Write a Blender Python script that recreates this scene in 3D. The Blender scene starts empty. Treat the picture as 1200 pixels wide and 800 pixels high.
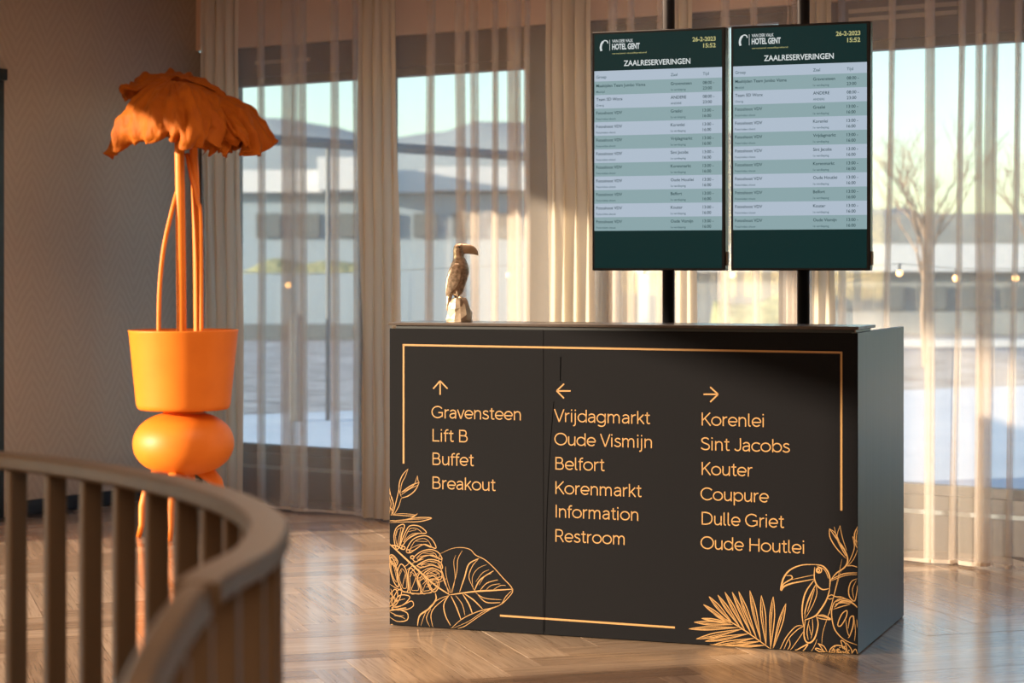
import bpy, bmesh, math, random
from mathutils import Vector, Matrix, noise
random.seed(7)
PI = math.pi
# ------------------------------------------------------------------ camera, sky, sun, exposure
sc = bpy.context.scene
COL = sc.collection
F = 2500.0; CX = 600.0; HY = 317.0; CAMZ = 1.31        # focal length in px, horizon row, eye height (1200x800 frame)
cd = bpy.data.cameras.new('camera'); cam = bpy.data.objects.new('camera', cd); COL.objects.link(cam)
cam.location = (0, 0, CAMZ); cam.rotation_euler = (PI / 2, 0, 0)
cd.sensor_width = 36; cd.lens = 36 * F / 1200; cd.shift_y = -(400 - HY) / 1200
cd.clip_start = .1; cd.clip_end = 500
cd.dof.use_dof = True; cd.dof.focus_distance = 7.65; cd.dof.aperture_fstop = 3.6
sc.camera = cam
sc.view_settings.view_transform = 'Standard'; sc.view_settings.look = 'None'
sc.view_settings.gamma = 1; sc.view_settings.use_curve_mapping = False
sc.view_settings.exposure = 0.45
sc.cycles.use_denoising = True
sc.cycles.max_bounces = 10; sc.cycles.transparent_max_bounces = 48
sc.cycles.diffuse_bounces = 5; sc.cycles.transmission_bounces = 8
sc.cycles.sample_clamp_indirect = 4.0
sc.cycles.caustics_reflective = False; sc.cycles.caustics_refractive = False
SUN = Vector((-.955, -.297, .184)).normalized()
w = bpy.data.worlds.new('World'); sc.world = w; w.use_nodes = True
nt = w.node_tree; nt.nodes.clear()
sky = nt.nodes.new('ShaderNodeTexSky'); sky.sky_type = 'NISHITA'; sky.sun_disc = False
sky.sun_elevation = math.radians(12); sky.sun_rotation = math.atan2(SUN.x, SUN.y)
sky.air_density = 1.0; sky.dust_density = .6; sky.ozone_density = 1.9
bg = nt.nodes.new('ShaderNodeBackground'); bg.inputs[1].default_value = .36
wo = nt.nodes.new('ShaderNodeOutputWorld')
nt.links.new(sky.outputs[0], bg.inputs[0]); nt.links.new(bg.outputs[0], wo.inputs[0])
sl = bpy.data.lights.new('sun', 'SUN'); sl.energy = 12.5; sl.angle = math.radians(1.0); sl.color = (1.0, .78, .60)
so = bpy.data.objects.new('sun', sl); COL.objects.link(so); so.location = (-20, -5, 8)
so.rotation_euler = SUN.to_track_quat('Z', 'Y').to_euler()
# room frame: origin in the far left corner, a along the window wall, b towards outside
RC = Vector((-1.846, 12.6, 0)); UA = Vector((.8259, -.5638, 0)); UB = Vector((.5638, .8259, 0))
RROT = math.atan2(UA.y, UA.x)
def room(a, b, z=0): return RC + UA * a + UB * b + Vector((0, 0, z))
for i, (a, b, e, s) in enumerate([(4.5, -9.5, 110, 2.2), (9.5, -9.5, 90, 2.2), (3.6, -2.6, 42, 1.6)]):  # added warm area fill at ceiling height, no fittings modelled
    l = bpy.data.lights.new('ceiling_fill', 'AREA'); l.shape = 'SQUARE'; l.size = s; l.energy = e; l.color = (1.0, .72, .52)
    o = bpy.data.objects.new('ceiling_fill', l); COL.objects.link(o); o.location = room(a, b, 2.9); o.rotation_euler = (0, 0, RROT)

# ------------------------------------------------------------------ helpers
def tag(o, label=None, cat=None, group=None, kind=None):
    if label: o['label'] = label
    if cat: o['category'] = cat
    if group: o['group'] = group
    if kind: o['kind'] = kind
    return o
def thing(name, label, cat, loc=(0, 0, 0), rz=0, group=None):
    o = bpy.data.objects.new(name, None); COL.objects.link(o); o.location = loc; o.rotation_euler = (0, 0, rz)
    o.empty_display_size = .1
    return tag(o, label, cat, group)
def obj(name, bm, mat, parent=None, smooth=False, loc=None, rz=None):
    me = bpy.data.meshes.new(name)
    if isinstance(bm, bmesh.types.BMesh):
        bm.to_mesh(me); bm.free()
    else:
        me.from_pydata([tuple(v) for v in bm[0]], [], bm[1])
    me.validate()
    for m in (mat if isinstance(mat, (list, tuple)) else [mat]): me.materials.append(m)
    if smooth:
        for p in me.polygons: p.use_smooth = True
    o = bpy.data.objects.new(name, me); COL.objects.link(o)
    if parent is not None: o.parent = parent
    if loc is not None: o.location = loc
    if rz is not None: o.rotation_euler = (0, 0, rz)
    return o
def stuff(*a): o = obj(*a); o['kind'] = 'stuff'; return o
def box(bm, x0, x1, y0, y1, z0, z1, mi=0):
    vs = [bm.verts.new(p) for p in ((x0,y0,z0),(x1,y0,z0),(x1,y1,z0),(x0,y1,z0),(x0,y0,z1),(x1,y0,z1),(x1,y1,z1),(x0,y1,z1))]
    for f in ((3,2,1,0),(4,5,6,7),(0,1,5,4),(1,2,6,5),(2,3,7,6),(3,0,4,7)):
        fc = bm.faces.new([vs[i] for i in f]); fc.material_index = mi
def boxes(lst):
    bm = bmesh.new()
    for b in lst: box(bm, *b)
    return bm
def bevel(bm, w, seg=1):
    bmesh.ops.bevel(bm, geom=list(bm.edges), offset=w, segments=seg, affect='EDGES', profile=.5)
    return bm
def bbox(x0, x1, y0, y1, z0, z1, w=.003, seg=1):
    bm = bmesh.new(); box(bm, x0, x1, y0, y1, z0, z1); return bevel(bm, w, seg)
def cr(pts, n=6, closed=False):
    pts = [Vector(p) for p in pts]; N = len(pts); out = []
    rng = range(N if closed else N - 1)
    for i in rng:
        g = (lambda k: pts[k % N]) if closed else (lambda k: pts[min(max(k, 0), N - 1)])
        p0, p1, p2, p3 = g(i - 1), g(i), g(i + 1), g(i + 2)
        for j in range(n):
            t = j / n
            out.append(.5 * ((2 * p1) + (p2 - p0) * t + (2 * p0 - 5 * p1 + 4 * p2 - p3) * t * t + (3 * p1 - p0 - 3 * p2 + p3) * t ** 3))
    if not closed: out.append(pts[-1].copy())
    return out
def tube(bm, pts, radii, seg=8, cap=True, flat=1.0):
    pts = [Vector(p) for p in pts]; n = len(pts)
    if not isinstance(radii, (list, tuple)): radii = [radii] * n
    rings = []; prev = None
    for i in range(n):
        d = (pts[min(i + 1, n - 1)] - pts[max(i - 1, 0)]).normalized()
        if prev is None:
            ref = Vector((0, 0, 1)) if abs(d.z) < .9 else Vector((0, 1, 0))
            s = d.cross(ref).normalized()
        else:
            s = (prev - d * prev.dot(d)).normalized()
        prev = s; t = d.cross(s)
        rings.append([bm.verts.new(pts[i] + s * math.cos(2*PI*k/seg) * radii[i] + t * math.sin(2*PI*k/seg) * radii[i] * flat) for k in range(seg)])
    for i in range(n - 1):
        for k in range(seg):
            bm.faces.new((rings[i][k], rings[i][(k+1) % seg], rings[i+1][(k+1) % seg], rings[i+1][k]))
    if cap:
        bm.faces.new(rings[0][::-1]); bm.faces.new(rings[-1])
    return bm
def lathe(bm, prof, seg=64, c=(0, 0, 0)):
    rings = []
    for r, z in prof:
        if r < 1e-5: rings.append([bm.verts.new((c[0], c[1], c[2] + z))])
        else: rings.append([bm.verts.new((c[0] + r*math.cos(2*PI*k/seg), c[1] + r*math.sin(2*PI*k/seg), c[2] + z)) for k in range(seg)])
    for a, b in zip(rings, rings[1:]):
        for k in range(seg):
            k2 = (k + 1) % seg
            q = [a[k % len(a)], a[k2 % len(a)], b[k2 % len(b)], b[k % len(b)]]
            u = []
            for v in q:
                if v not in u: u.append(v)
            if len(u) > 2: bm.faces.new(u)
    return bm
def loft(bm, rings, cap=True):
    vs = [[bm.verts.new(p) for p in r] for r in rings]; n = len(vs[0])
    for a, b in zip(vs, vs[1:]):
        for k in range(n): bm.faces.new((a[k], a[(k+1) % n], b[(k+1) % n], b[k]))
    if cap: bm.faces.new(vs[0][::-1]); bm.faces.new(vs[-1])
    return bm

# ------------------------------------------------------------------ materials
def mat(name, col, rough=.5, metal=0, spec=.5, emit=None, es=0):
    m = bpy.data.materials.new(name); m.use_nodes = True
    b = m.node_tree.nodes['Principled BSDF']
    b.inputs['Base Color'].default_value = (*col, 1); b.inputs['Roughness'].default_value = rough
    b.inputs['Metallic'].default_value = metal; b.inputs['Specular IOR Level'].default_value = spec
    if emit: b.inputs['Emission Color'].default_value = (*emit, 1); b.inputs['Emission Strength'].default_value = es
    return m
def N(m, t, **kw):
    n = m.node_tree.nodes.new(t)
    for k, v in kw.items(): setattr(n, k, v)
    return n
def L(m, a, b): m.node_tree.links.new(a, b)
def noisy(m, c1, c2, scale, stretch=(1, 1, 1), bump=.0, dist=.002, detail=4, rough=None):
    """procedural colour variation + fine relief"""
    b = m.node_tree.nodes['Principled BSDF']
    tc = N(m, 'ShaderNodeTexCoord'); mp = N(m, 'ShaderNodeMapping'); mp.inputs['Scale'].default_value = stretch
    nz = N(m, 'ShaderNodeTexNoise'); nz.inputs['Scale'].default_value = scale; nz.inputs['Detail'].default_value = detail
    r = N(m, 'ShaderNodeValToRGB'); r.color_ramp.elements[0].position = .3; r.color_ramp.elements[1].position = .7
    r.color_ramp.elements[0].color = (*c1, 1); r.color_ramp.elements[1].color = (*c2, 1)
    L(m, tc.outputs['Object'], mp.inputs[0]); L(m, mp.outputs[0], nz.inputs['Vector']); L(m, nz.outputs['Fac'], r.inputs[0]); L(m, r.outputs[0], b.inputs['Base Color'])
    if rough:
        mr = N(m, 'ShaderNodeMapRange'); mr.inputs['To Min'].default_value = rough[0]; mr.inputs['To Max'].default_value = rough[1]
        L(m, nz.outputs['Fac'], mr.inputs['Value']); L(m, mr.outputs[0], b.inputs['Roughness'])
    if bump:
        bp = N(m, 'ShaderNodeBump'); bp.inputs['Strength'].default_value = bump; bp.inputs['Distance'].default_value = dist
        L(m, nz.outputs['Fac'], bp.inputs['Height']); L(m, bp.outputs[0], b.inputs['Normal'])
    return m
M = {}
M['counter_black'] = noisy(mat('counter_black', (.008, .0075, .008), .62, spec=.07), (.0045, .004, .0045), (.007, .006, .007), 300, (1, 1, 1), .25, .0006)
M['counter_side'] = noisy(mat('counter_side', (.05, .05, .05), .46, .25, .55), (.125, .12, .108), (.20, .19, .172), 26, (1, 9, .03), .05, .0005, rough=(.40, .54))
M['slab'] = noisy(mat('slab', (.06, .045, .04), .25), (.06, .045, .038), (.08, .06, .05), 40, (1, 1, 1), 0)
M['gap'] = mat('gap', (.01, .01, .01), .6)
M['edge_band'] = mat('edge_band', (.42, .38, .30), .5)
M['gold'] = mat('gold', (.38, .195, .062), .45, .0, .5)
M['black_metal'] = mat('black_metal', (.008, .008, .010), .35, 0, .3)
M['orange'] = noisy(mat('orange', (.9, .26, .03), .5, 0, .35), (.74, .175, .011), (.80, .20, .014), 8, (1, 1, 1), 0)
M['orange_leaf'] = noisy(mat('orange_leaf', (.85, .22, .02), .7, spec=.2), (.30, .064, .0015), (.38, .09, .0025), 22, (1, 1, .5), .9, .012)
M['orange_dark'] = mat('orange_dark', (.35, .07, .01), .6)
M['bronze'] = noisy(mat('bronze', (.35, .25, .17), .36, .5), (.26, .185, .12), (.72, .55, .40), 90, (1, 1, 1), .5, .002)
M['bronze_smooth'] = noisy(mat('bronze_smooth', (.45, .33, .22), .42, .5), (.42, .31, .21), (.60, .46, .33), 30, (1, 1, 1), .1, .001)
M['rail_wood'] = noisy(mat('rail_wood', (.23, .15, .09), .45), (.085, .056, .030), (.125, .084, .048), 12, (1, 1, .12), .1, .001, rough=(.35, .5))
M['dark_frame'] = noisy(mat('dark_frame', (.05, .035, .028), .5), (.045, .032, .026), (.06, .043, .034), 10, (1, 1, 1), 0)
M['bulkhead'] = noisy(mat('bulkhead', (.5, .36, .28), .8), (.80, .58, .44), (.86, .63, .48), 5, (1, 1, 1), .05)
M['ceiling'] = noisy(mat('ceiling', (.7, .64, .58), .9), (.68, .62, .56), (.72, .66, .6), 4, (1, 1, 1), .05)
M['plaster'] = noisy(mat('plaster', (.4, .33, .27), .85), (.38, .31, .25), (.43, .36, .29), 6, (1, 1, 1), .05)
M['baseboard'] = mat('baseboard', (.012, .012, .014), .5)
M['white_ext'] = noisy(mat('white_ext', (.8, .8, .8), .8), (.55, .57, .60), (.62, .63, .64), 1.5, (1, 1, 1), 0)
M['blue_ext'] = noisy(mat('blue_ext', (.22, .27, .32), .7), (.25, .32, .38), (.30, .37, .42), 3, (6, 6, .2), 0)
M['grey_ext'] = noisy(mat('grey_ext', (.25, .27, .28), .8), (.22, .24, .25), (.29, .31, .31), 2, (1, 1, 1), 0)
M['dark_ext'] = mat('dark_ext', (.10, .12, .13), .6)
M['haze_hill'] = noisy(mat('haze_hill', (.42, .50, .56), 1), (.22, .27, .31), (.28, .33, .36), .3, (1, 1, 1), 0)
M['paving'] = noisy(mat('paving', (.5, .55, .6), .8), (.42, .52, .62), (.52, .61, .70), 1.2, (1, 1, 1), .1)
M['gravel'] = noisy(mat('gravel', (.25, .27, .28), .9), (.10, .11, .12), (.42, .44, .46), 2.2, (1, 1, 1), .4, .05)
M['hedge'] = noisy(mat('hedge', (.12, .15, .05), .9), (.16, .18, .10), (.34, .34, .18), 5, (1, 1, 1), .6, .1)
M['bark'] = noisy(mat('bark', (.14, .09, .06), .9), (.18, .13, .10), (.30, .22, .16), 20, (1, 1, .2), .3, .01)
M['reflection_glow'] = mat('reflection_glow', (1, .6, .3), .3, emit=(1, .42, .12), es=6)  # glow of the stand-ins for room lights mirrored in the window panes
M['door'] = mat('door', (.010, .014, .018), .35)
M['seam'] = mat('seam', (.002, .002, .002), .9, spec=0)
# screens give off light
def emis(name, c, s=1.0):
    m = mat(name, (.004, .004, .004), .3, 0, .12, emit=c, es=s); return m
SE = .55
M['scr_green'] = emis('scr_green', (.003, .030, .030), SE)
M['scr_light'] = emis('scr_light', (.56, .67, .80), SE)
M['scr_teal'] = emis('scr_teal', (.34, .50, .53), SE)
M['scr_text'] = emis('scr_text', (.02, .07, .08), SE)
M['scr_text2'] = emis('scr_text2', (.07, .15, .17), SE)
M['scr_white'] = emis('scr_white', (.85, .92, .92), SE)
M['scr_yellow'] = emis('scr_yellow', (.62, .60, .26), SE)

# sheer woven cloth: open weave lets part of the light straight through
def sheer(name, col, cover):
    m = bpy.data.materials.new(name); m.use_nodes = True; t = m.node_tree; t.nodes.clear()
    o = N(m, 'ShaderNodeOutputMaterial'); mx = N(m, 'ShaderNodeMixShader'); tr = N(m, 'ShaderNodeBsdfTransparent')
    df = N(m, 'ShaderNodeBsdfDiffuse'); tl = N(m, 'ShaderNodeBsdfTranslucent'); m2 = N(m, 'ShaderNodeMixShader')
    df.inputs[0].default_value = (*col, 1); tl.inputs[0].default_value = (*col, 1); m2.inputs[0].default_value = .5
    tc = N(m, 'ShaderNodeTexCoord'); mp = N(m, 'ShaderNodeMapping'); mp.inputs['Scale'].default_value = (40, 40, 1.5)
    nz = N(m, 'ShaderNodeTexNoise'); nz.inputs['Scale'].default_value = 3
    mr = N(m, 'ShaderNodeMapRange'); mr.inputs['To Min'].default_value = cover - .02; mr.inputs['To Max'].default_value = cover + .02
    L(m, tc.outputs['Object'], mp.inputs[0]); L(m, mp.outputs[0], nz.inputs['Vector']); L(m, nz.outputs['Fac'], mr.inputs['Value'])
    L(m, df.outputs[0], m2.inputs[1]); L(m, tl.outputs[0], m2.inputs[2])
    L(m, mr.outputs[0], mx.inputs[0]); L(m, tr.outputs[0], mx.inputs[1]); L(m, m2.outputs[0], mx.inputs[2]); L(m, mx.outputs[0], o.inputs[0])
    return m
M['sheer'] = sheer('sheer', (.79, .68, .58), .31)
M['drape'] = sheer('drape', (.70, .62, .51), .88)
M['sheer_hem'] = sheer('sheer_hem', (.82, .70, .58), .65)
# window glass (thin pane)
def glass(name):
    m = bpy.data.materials.new(name); m.use_nodes = True; t = m.node_tree; t.nodes.clear()
    o = N(m, 'ShaderNodeOutputMaterial'); mx = N(m, 'ShaderNodeMixShader'); tr = N(m, 'ShaderNodeBsdfTransparent'); gl = N(m, 'ShaderNodeBsdfGlossy')
    tr.inputs[0].default_value = (.90, .95, .95, 1); gl.inputs['Roughness'].default_value = .02; mx.inputs[0].default_value = .05
    L(m, tr.outputs[0], mx.inputs[1]); L(m, gl.outputs[0], mx.inputs[2]); L(m, mx.outputs[0], o.inputs[0]); return m
M['glass'] = glass('glass')

# oak plank: grain along local X, tone per plank
def plank_mat():
    m = mat('oak_plank', (.4, .25, .15), .38); b = m.node_tree.nodes['Principled BSDF']
    oi = N(m, 'ShaderNodeObjectInfo'); ge = N(m, 'ShaderNodeNewGeometry'); ad = N(m, 'ShaderNodeMath', operation='ADD'); fr = N(m, 'ShaderNodeMath', operation='FRACT')
    L(m, oi.outputs['Random'], ad.inputs[0]); L(m, ge.outputs['Random Per Island'], ad.inputs[1]); L(m, ad.outputs[0], fr.inputs[0])
    uv = N(m, 'ShaderNodeUVMap'); uv.uv_map = 'grain'
    cb = N(m, 'ShaderNodeCombineXYZ'); mu = N(m, 'ShaderNodeMath', operation='MULTIPLY'); mu.inputs[1].default_value = 57
    L(m, fr.outputs[0], mu.inputs[0]); L(m, mu.outputs[0], cb.inputs['X']); L(m, mu.outputs[0], cb.inputs['Y']); L(m, mu.outputs[0], cb.inputs['Z'])
    va = N(m, 'ShaderNodeVectorMath', operation='ADD'); L(m, uv.outputs[0], va.inputs[0]); L(m, cb.outputs[0], va.inputs[1])
    mp = N(m, 'ShaderNodeMapping'); mp.inputs['Scale'].default_value = (1.6, 26, 1); L(m, va.outputs[0], mp.inputs[0])
    nz = N(m, 'ShaderNodeTexNoise'); nz.inputs['Scale'].default_value = 1.6; nz.inputs['Detail'].default_value = 6; nz.inputs['Distortion'].default_value = .6
    L(m, mp.outputs[0], nz.inputs['Vector'])
    mp2 = N(m, 'ShaderNodeMapping'); mp2.inputs['Scale'].default_value = (6, 160, 1); L(m, va.outputs[0], mp2.inputs[0])
    n2 = N(m, 'ShaderNodeTexNoise'); n2.inputs['Scale'].default_value = 1; n2.inputs['Detail'].default_value = 3; L(m, mp2.outputs[0], n2.inputs['Vector'])
    r1 = N(m, 'ShaderNodeValToRGB'); e = r1.color_ramp.elements; e[0].position = .0; e[0].color = (.36, .235, .15, 1); e[1].position = 1; e[1].color = (.60, .43, .30, 1)
    L(m, fr.outputs[0], r1.inputs[0])
    r2 = N(m, 'ShaderNodeValToRGB'); e = r2.color_ramp.elements; e[0].position = .32; e[0].color = (.78, .75, .72, 1); e[1].position = .62; e[1].color = (1.1, 1.1, 1.1, 1)
    L(m, nz.outputs['Fac'], r2.inputs[0])
    mx = N(m, 'ShaderNodeMix', data_type='RGBA', blend_type='MULTIPLY'); mx.inputs['Factor'].default_value = 1
    L(m, r1.outputs[0], mx.inputs[6]); L(m, r2.outputs[0], mx.inputs[7])
    r3 = N(m, 'ShaderNodeValToRGB'); e = r3.color_ramp.elements; e[0].position = .30; e[0].color = (.6, .55, .5, 1); e[1].position = .45; e[1].color = (1, 1, 1, 1)
    L(m, n2.outputs['Fac'], r3.inputs[0])
    m3 = N(m, 'ShaderNodeMix', data_type='RGBA', blend_type='MULTIPLY'); m3.inputs['Factor'].default_value = .8
    L(m, mx.outputs[2], m3.inputs[6]); L(m, r3.outputs[0], m3.inputs[7]); L(m, m3.outputs[2], b.inputs['Base Color'])
    mr = N(m, 'ShaderNodeMapRange'); mr.inputs['To Min'].default_value = .30; mr.inputs['To Max'].default_value = .18
    L(m, nz.outputs['Fac'], mr.inputs['Value']); L(m, mr.outputs[0], b.inputs['Roughness'])
    hm = N(m, 'ShaderNodeMath', operation='ADD'); L(m, nz.outputs['Fac'], hm.inputs[0]); L(m, n2.outputs['Fac'], hm.inputs[1])
    bp = N(m, 'ShaderNodeBump'); bp.inputs['Strength'].default_value = .35; bp.inputs['Distance'].default_value = .0012
    L(m, hm.outputs[0], bp.inputs['Height']); L(m, bp.outputs[0], b.inputs['Normal'])
    b.inputs['Coat Weight'].default_value = .4; b.inputs['Coat Roughness'].default_value = .13; b.inputs['Coat IOR'].default_value = 1.6
    return m
M['plank'] = plank_mat()
# wallpaper: fine feather-like chevron relief in columns. Object coords: y along wall, z up
def wallpaper():
    m = mat('wallpaper', (.36, .29, .23), .75); b = m.node_tree.nodes['Principled BSDF']
    tc = N(m, 'ShaderNodeTexCoord'); sp = N(m, 'ShaderNodeSeparateXYZ'); L(m, tc.outputs['Object'], sp.inputs[0])
    def math_(op, a, c=None):
        n = N(m, 'ShaderNodeMath', operation=op)
        for i, v in enumerate((a, c)):
            if v is None: continue
            if isinstance(v, (int, float)): n.inputs[i].default_value = v
            else: L(m, v, n.inputs[i])
        return n.outputs[0]
    nz = N(m, 'ShaderNodeTexNoise'); nz.inputs['Scale'].default_value = 7; nz.inputs['Detail'].default_value = 3; L(m, tc.outputs['Object'], nz.inputs['Vector'])
    pp = math_('PINGPONG', sp.outputs['Y'], .11)                       # chevron arm
    q = math_('ADD', math_('MULTIPLY', pp, 1.6), sp.outputs['Z'])
    q = math_('ADD', q, math_('MULTIPLY', nz.outputs['Fac'], .10))
    s = math_('SINE', math_('MULTIPLY', q, 330.0))
    s2 = math_('SINE', math_('MULTIPLY', q, 95.0))
    h = math_('ADD', math_('MULTIPLY', s, .5), math_('MULTIPLY', s2, .5))
    r = N(m, 'ShaderNodeValToRGB'); e = r.color_ramp.elements; e[0].color = (.36, .285, .225, 1); e[1].color = (.47, .385, .305, 1)
    L(m, math_('ADD', math_('MULTIPLY', h, .35), .5), r.inputs[0]); L(m, r.outputs[0], b.inputs['Base Color'])
    bp = N(m, 'ShaderNodeBump'); bp.inputs['Strength'].default_value = .5; bp.inputs['Distance'].default_value = .002
    L(m, h, bp.inputs['Height']); L(m, bp.outputs[0], b.inputs['Normal']); return m
M['wallpaper'] = wallpaper()

# ------------------------------------------------------------------ room shell (built in the room frame)
def struct(name, bm, m, **kw):
    o = obj(name, bm, m, loc=RC, rz=RROT, **kw); o['kind'] = 'structure'; return o
CH = 2.95; AX = 15.0; BB = -16.0
def tw(px): k = (px - CX) / F; return (12.6 * k + 1.846) / (.8259 + .5638 * k)   # photo column -> a on the window wall
wins = [(.163, 1.207, .256, 2.43), (1.32, 2.344, .256, 2.43), (2.80, 3.84, .256, 2.575), (3.92, 7.4, .256, 2.41), (8.0, 11.0, .256, 2.41)]
bs = []; x = -.2
for a0, a1, z0, z1 in wins:
    bs.append((x, a0, 0, .2, 0, 2.6)); bs.append((a0, a1, 0, .2, 0, z0))
    if z1 < 2.6: bs.append((a0, a1, 0, .2, z1, 2.6))
    x = a1
bs.append((x, AX + .2, 0, .2, 0, 2.6))
struct('wall_back', boxes(bs), M['dark_frame'])
struct('trim_1', boxes([(-.0, AX, -.03, .2, 2.605, CH)]), M['bulkhead'])
struct('trim_2', boxes([(0, 2.9, -.02, -.001, .17, .19), (4.08, AX, -.02, -.001, .17, .19)]), M['grey_ext'])
struct('trim_3', boxes([(4.2, 4.75, -.02, -.001, 2.50, 2.52), (4.2, 4.75, -.02, -.001, 2.54, 2.56), (.45, .85, -.02, -.001, 2.50, 2.52)]), M['plaster'])
for i, (a0, a1, z0, z1) in enumerate(wins):
    f = .045
    lst = [(a0, a0+f, .04, .12, z0, z1), (a1-f, a1, .04, .12, z0, z1), (a0, a1, .04, .12, z0, z0+f), (a0, a1, .04, .12, z1-f, z1)]
    if i == 3: lst.append(((a0+a1)/2+.6, (a0+a1)/2+.65, .04, .12, z0, z1))
    wf = struct('window_%d' % (i + 1), boxes([b for b in lst]), M['dark_frame'])
    p = obj('pane', boxes([(a0+f, a1-f, .075, .081, z0+f, z1-f)]), M['glass'], wf)
# left wall with a tall glazed opening nearer the camera (outside the frame), a black door at the frame's edge
J0, J1, HH = -3.238, -9.9, 2.55
struct('wall_left', boxes([(-.2, 0, -1.52, 0, 0, CH), (-.2, 0, -2.5, -1.52, 2.36, CH), (-.2, 0, J0, -2.5, 0, CH), (-.2, 0, J1, J0, HH, CH),
                           (-.2, 0, BB, J1, 0, CH)]), M['wallpaper'])
d = struct('door_1', boxes([(-.12, .005, -2.5, -1.54, 0, .06), (-.06, -.02, -2.455, -1.585, .01, 2.318), (-.12, .005, -1.58, -1.521, 0, 2.38), (-.12, .03, -2.52, -2.46, 0, 2.38), (-.12, .03, -2.5, -1.52, 2.32, 2.38)]), M['door'])
dh = bmesh.new(); tube(dh, [(-.02, -2.36, 1.02), (.03, -2.36, 1.02), (.035, -2.34, 1.02), (.035, -2.24, 1.02)], .009); obj('door_handle', dh, M['black_metal'], d)
wf = struct('window_6', boxes([(-.12, -.04, J0-.05, J0, 0, HH), (-.12, -.04, J1, J1+.05, 0, HH), (-.12, -.04, J1, J0, HH-.05, HH), (-.12, -.04, J1, J0, 0, .05)]), M['dark_frame'])
obj('pane', boxes([(-.083, -.077, J1+.05, J0-.05, .05, HH-.05)]), M['glass'], wf)
struct('wall_right', boxes([(AX, AX+.2, BB, 0, 0, CH)]), M['plaster'])
struct('wall_front', boxes([(-.2, AX+.2, BB-.2, BB, 0, CH)]), M['plaster'])
struct('ceiling', boxes([(-.2, AX+.2, BB-.2, .2, CH, CH+.2)]), M['ceiling'])
struct('baseboard_left', boxes([(.001, .018, -1.50, 0, 0, .075), (.001, .018, J0, -2.52, 0, .075)]), M['baseboard'])
floor = struct('floor', boxes([(-.2, AX+.2, BB-.2, .2, -.12, -.004)]), M['dark_frame'])

# herringbone oak planks
PW, PL = .15, .75; PA = math.radians(17)
def plank_mesh(Lx, name):
    bm = bmesh.new(); g = .0004; box(bm, g, Lx - g, g, PW - g, -.012, 0)
    top = [e for e in bm.edges if all(abs(v.co.z) < 1e-6 for v in e.verts)]
    bmesh.ops.bevel(bm, geom=top, offset=.0005, segments=1, affect='EDGES')
    uvl = bm.loops.layers.uv.new('grain')
    for f in bm.faces:
        for l in f.loops: l[uvl].uv = (l.vert.co.x, l.vert.co.y)
    me = bpy.data.meshes.new(name); bm.to_mesh(me); bm.free(); me.materials.append(M['plank']); return me
pm = plank_mesh(PL, 'plank')
e1 = Vector((math.cos(PA), math.sin(PA), 0)); e2 = Vector((-math.sin(PA), math.cos(PA), 0))
spots = []
n = int(PL / PW)                                       # 5 widths to a length
org = Vector((-.639, 7.95, 0))
# classic herringbone: in unit cells (width=1) horizontal plank at (k, k + 2n j'), vertical beside it
for i in range(-160, 160):
    for j in range(-30, 30):
        hx, hy = i + j * 2 * n * 0 + 0, i
        x0 = i + j * 2 * n; y0 = i                      # horizontal plank cell origin, covers x0..x0+n, y0..y0+1
        vx = x0 + n; vy = y0 - n + 1                    # vertical plank covers vx..vx+1, vy..vy+n
        spots.append((x0, y0, 0)); spots.append((vx, vy, 1))
def plank_world(x0, y0, k):
    p = org + e1 * (x0 * PW) + e2 * (y0 * PW)
    if k: p = p + e1 * PW                              # rotated by +90 about its corner
    return p, PA + (PI / 2 if k else 0)
def inroom(p, m=0.0):
    r = p - RC; a = r.dot(UA); b = r.dot(UB); return m < a < AX - m and BB + m < b < -m
cand = []; rest = []
for x0, y0, k in spots:
    p, rz = plank_world(x0, y0, k)
    d = Vector((math.cos(rz), math.sin(rz), 0)); c = p + d * PL / 2 + Vector((-d.y, d.x, 0)) * PW / 2
    if not inroom(c, .1): continue
    ends = [p, p + d * PL, p + Vector((-d.y, d.x, 0)) * PW, p + d * PL + Vector((-d.y, d.x, 0)) * PW, c]
    if any(6.7 < q.y < 13 and abs(q.x) < .242 * q.y + .02 for q in ends): cand.append((c.y, p, rz))
    else: rest.append((p, rz))
cand.sort(key=lambda t: t[0])
for t in cand[300:]: rest.append((t[1], t[2]))
MR = Matrix.Rotation(-RROT, 4, 'Z')
for _, p, rz in cand[:300]:
    o = bpy.data.objects.new('plank', pm); COL.objects.link(o); o.parent = floor
    o.location = MR @ (p - RC); o.location.z = random.uniform(-.0003, .0003); o.rotation_euler = (random.uniform(-.0006, .0006), random.uniform(-.0003, .0003), rz - RROT)
vs = []; fs = []; uvs = []
bv = [v.co.copy() for v in pm.vertices]; bf = [tuple(p.vertices) for p in pm.polygons]
for p, rz in rest:
    mt = Matrix.Translation(MR @ (p - RC)) @ Matrix.Rotation(rz - RROT, 4, 'Z'); o0 = len(vs)
    vs += [mt @ v for v in bv]; fs += [tuple(o0 + i for i in f) for f in bf]; uvs += bv
po = obj('plank_field', (vs, fs), M['plank'], floor); po['kind'] = 'stuff'
ul = po.data.uv_layers.new(name='grain')
for l in po.data.loops: ul.data[l.index].uv = (uvs[l.vertex_index].x, uvs[l.vertex_index].y)

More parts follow.
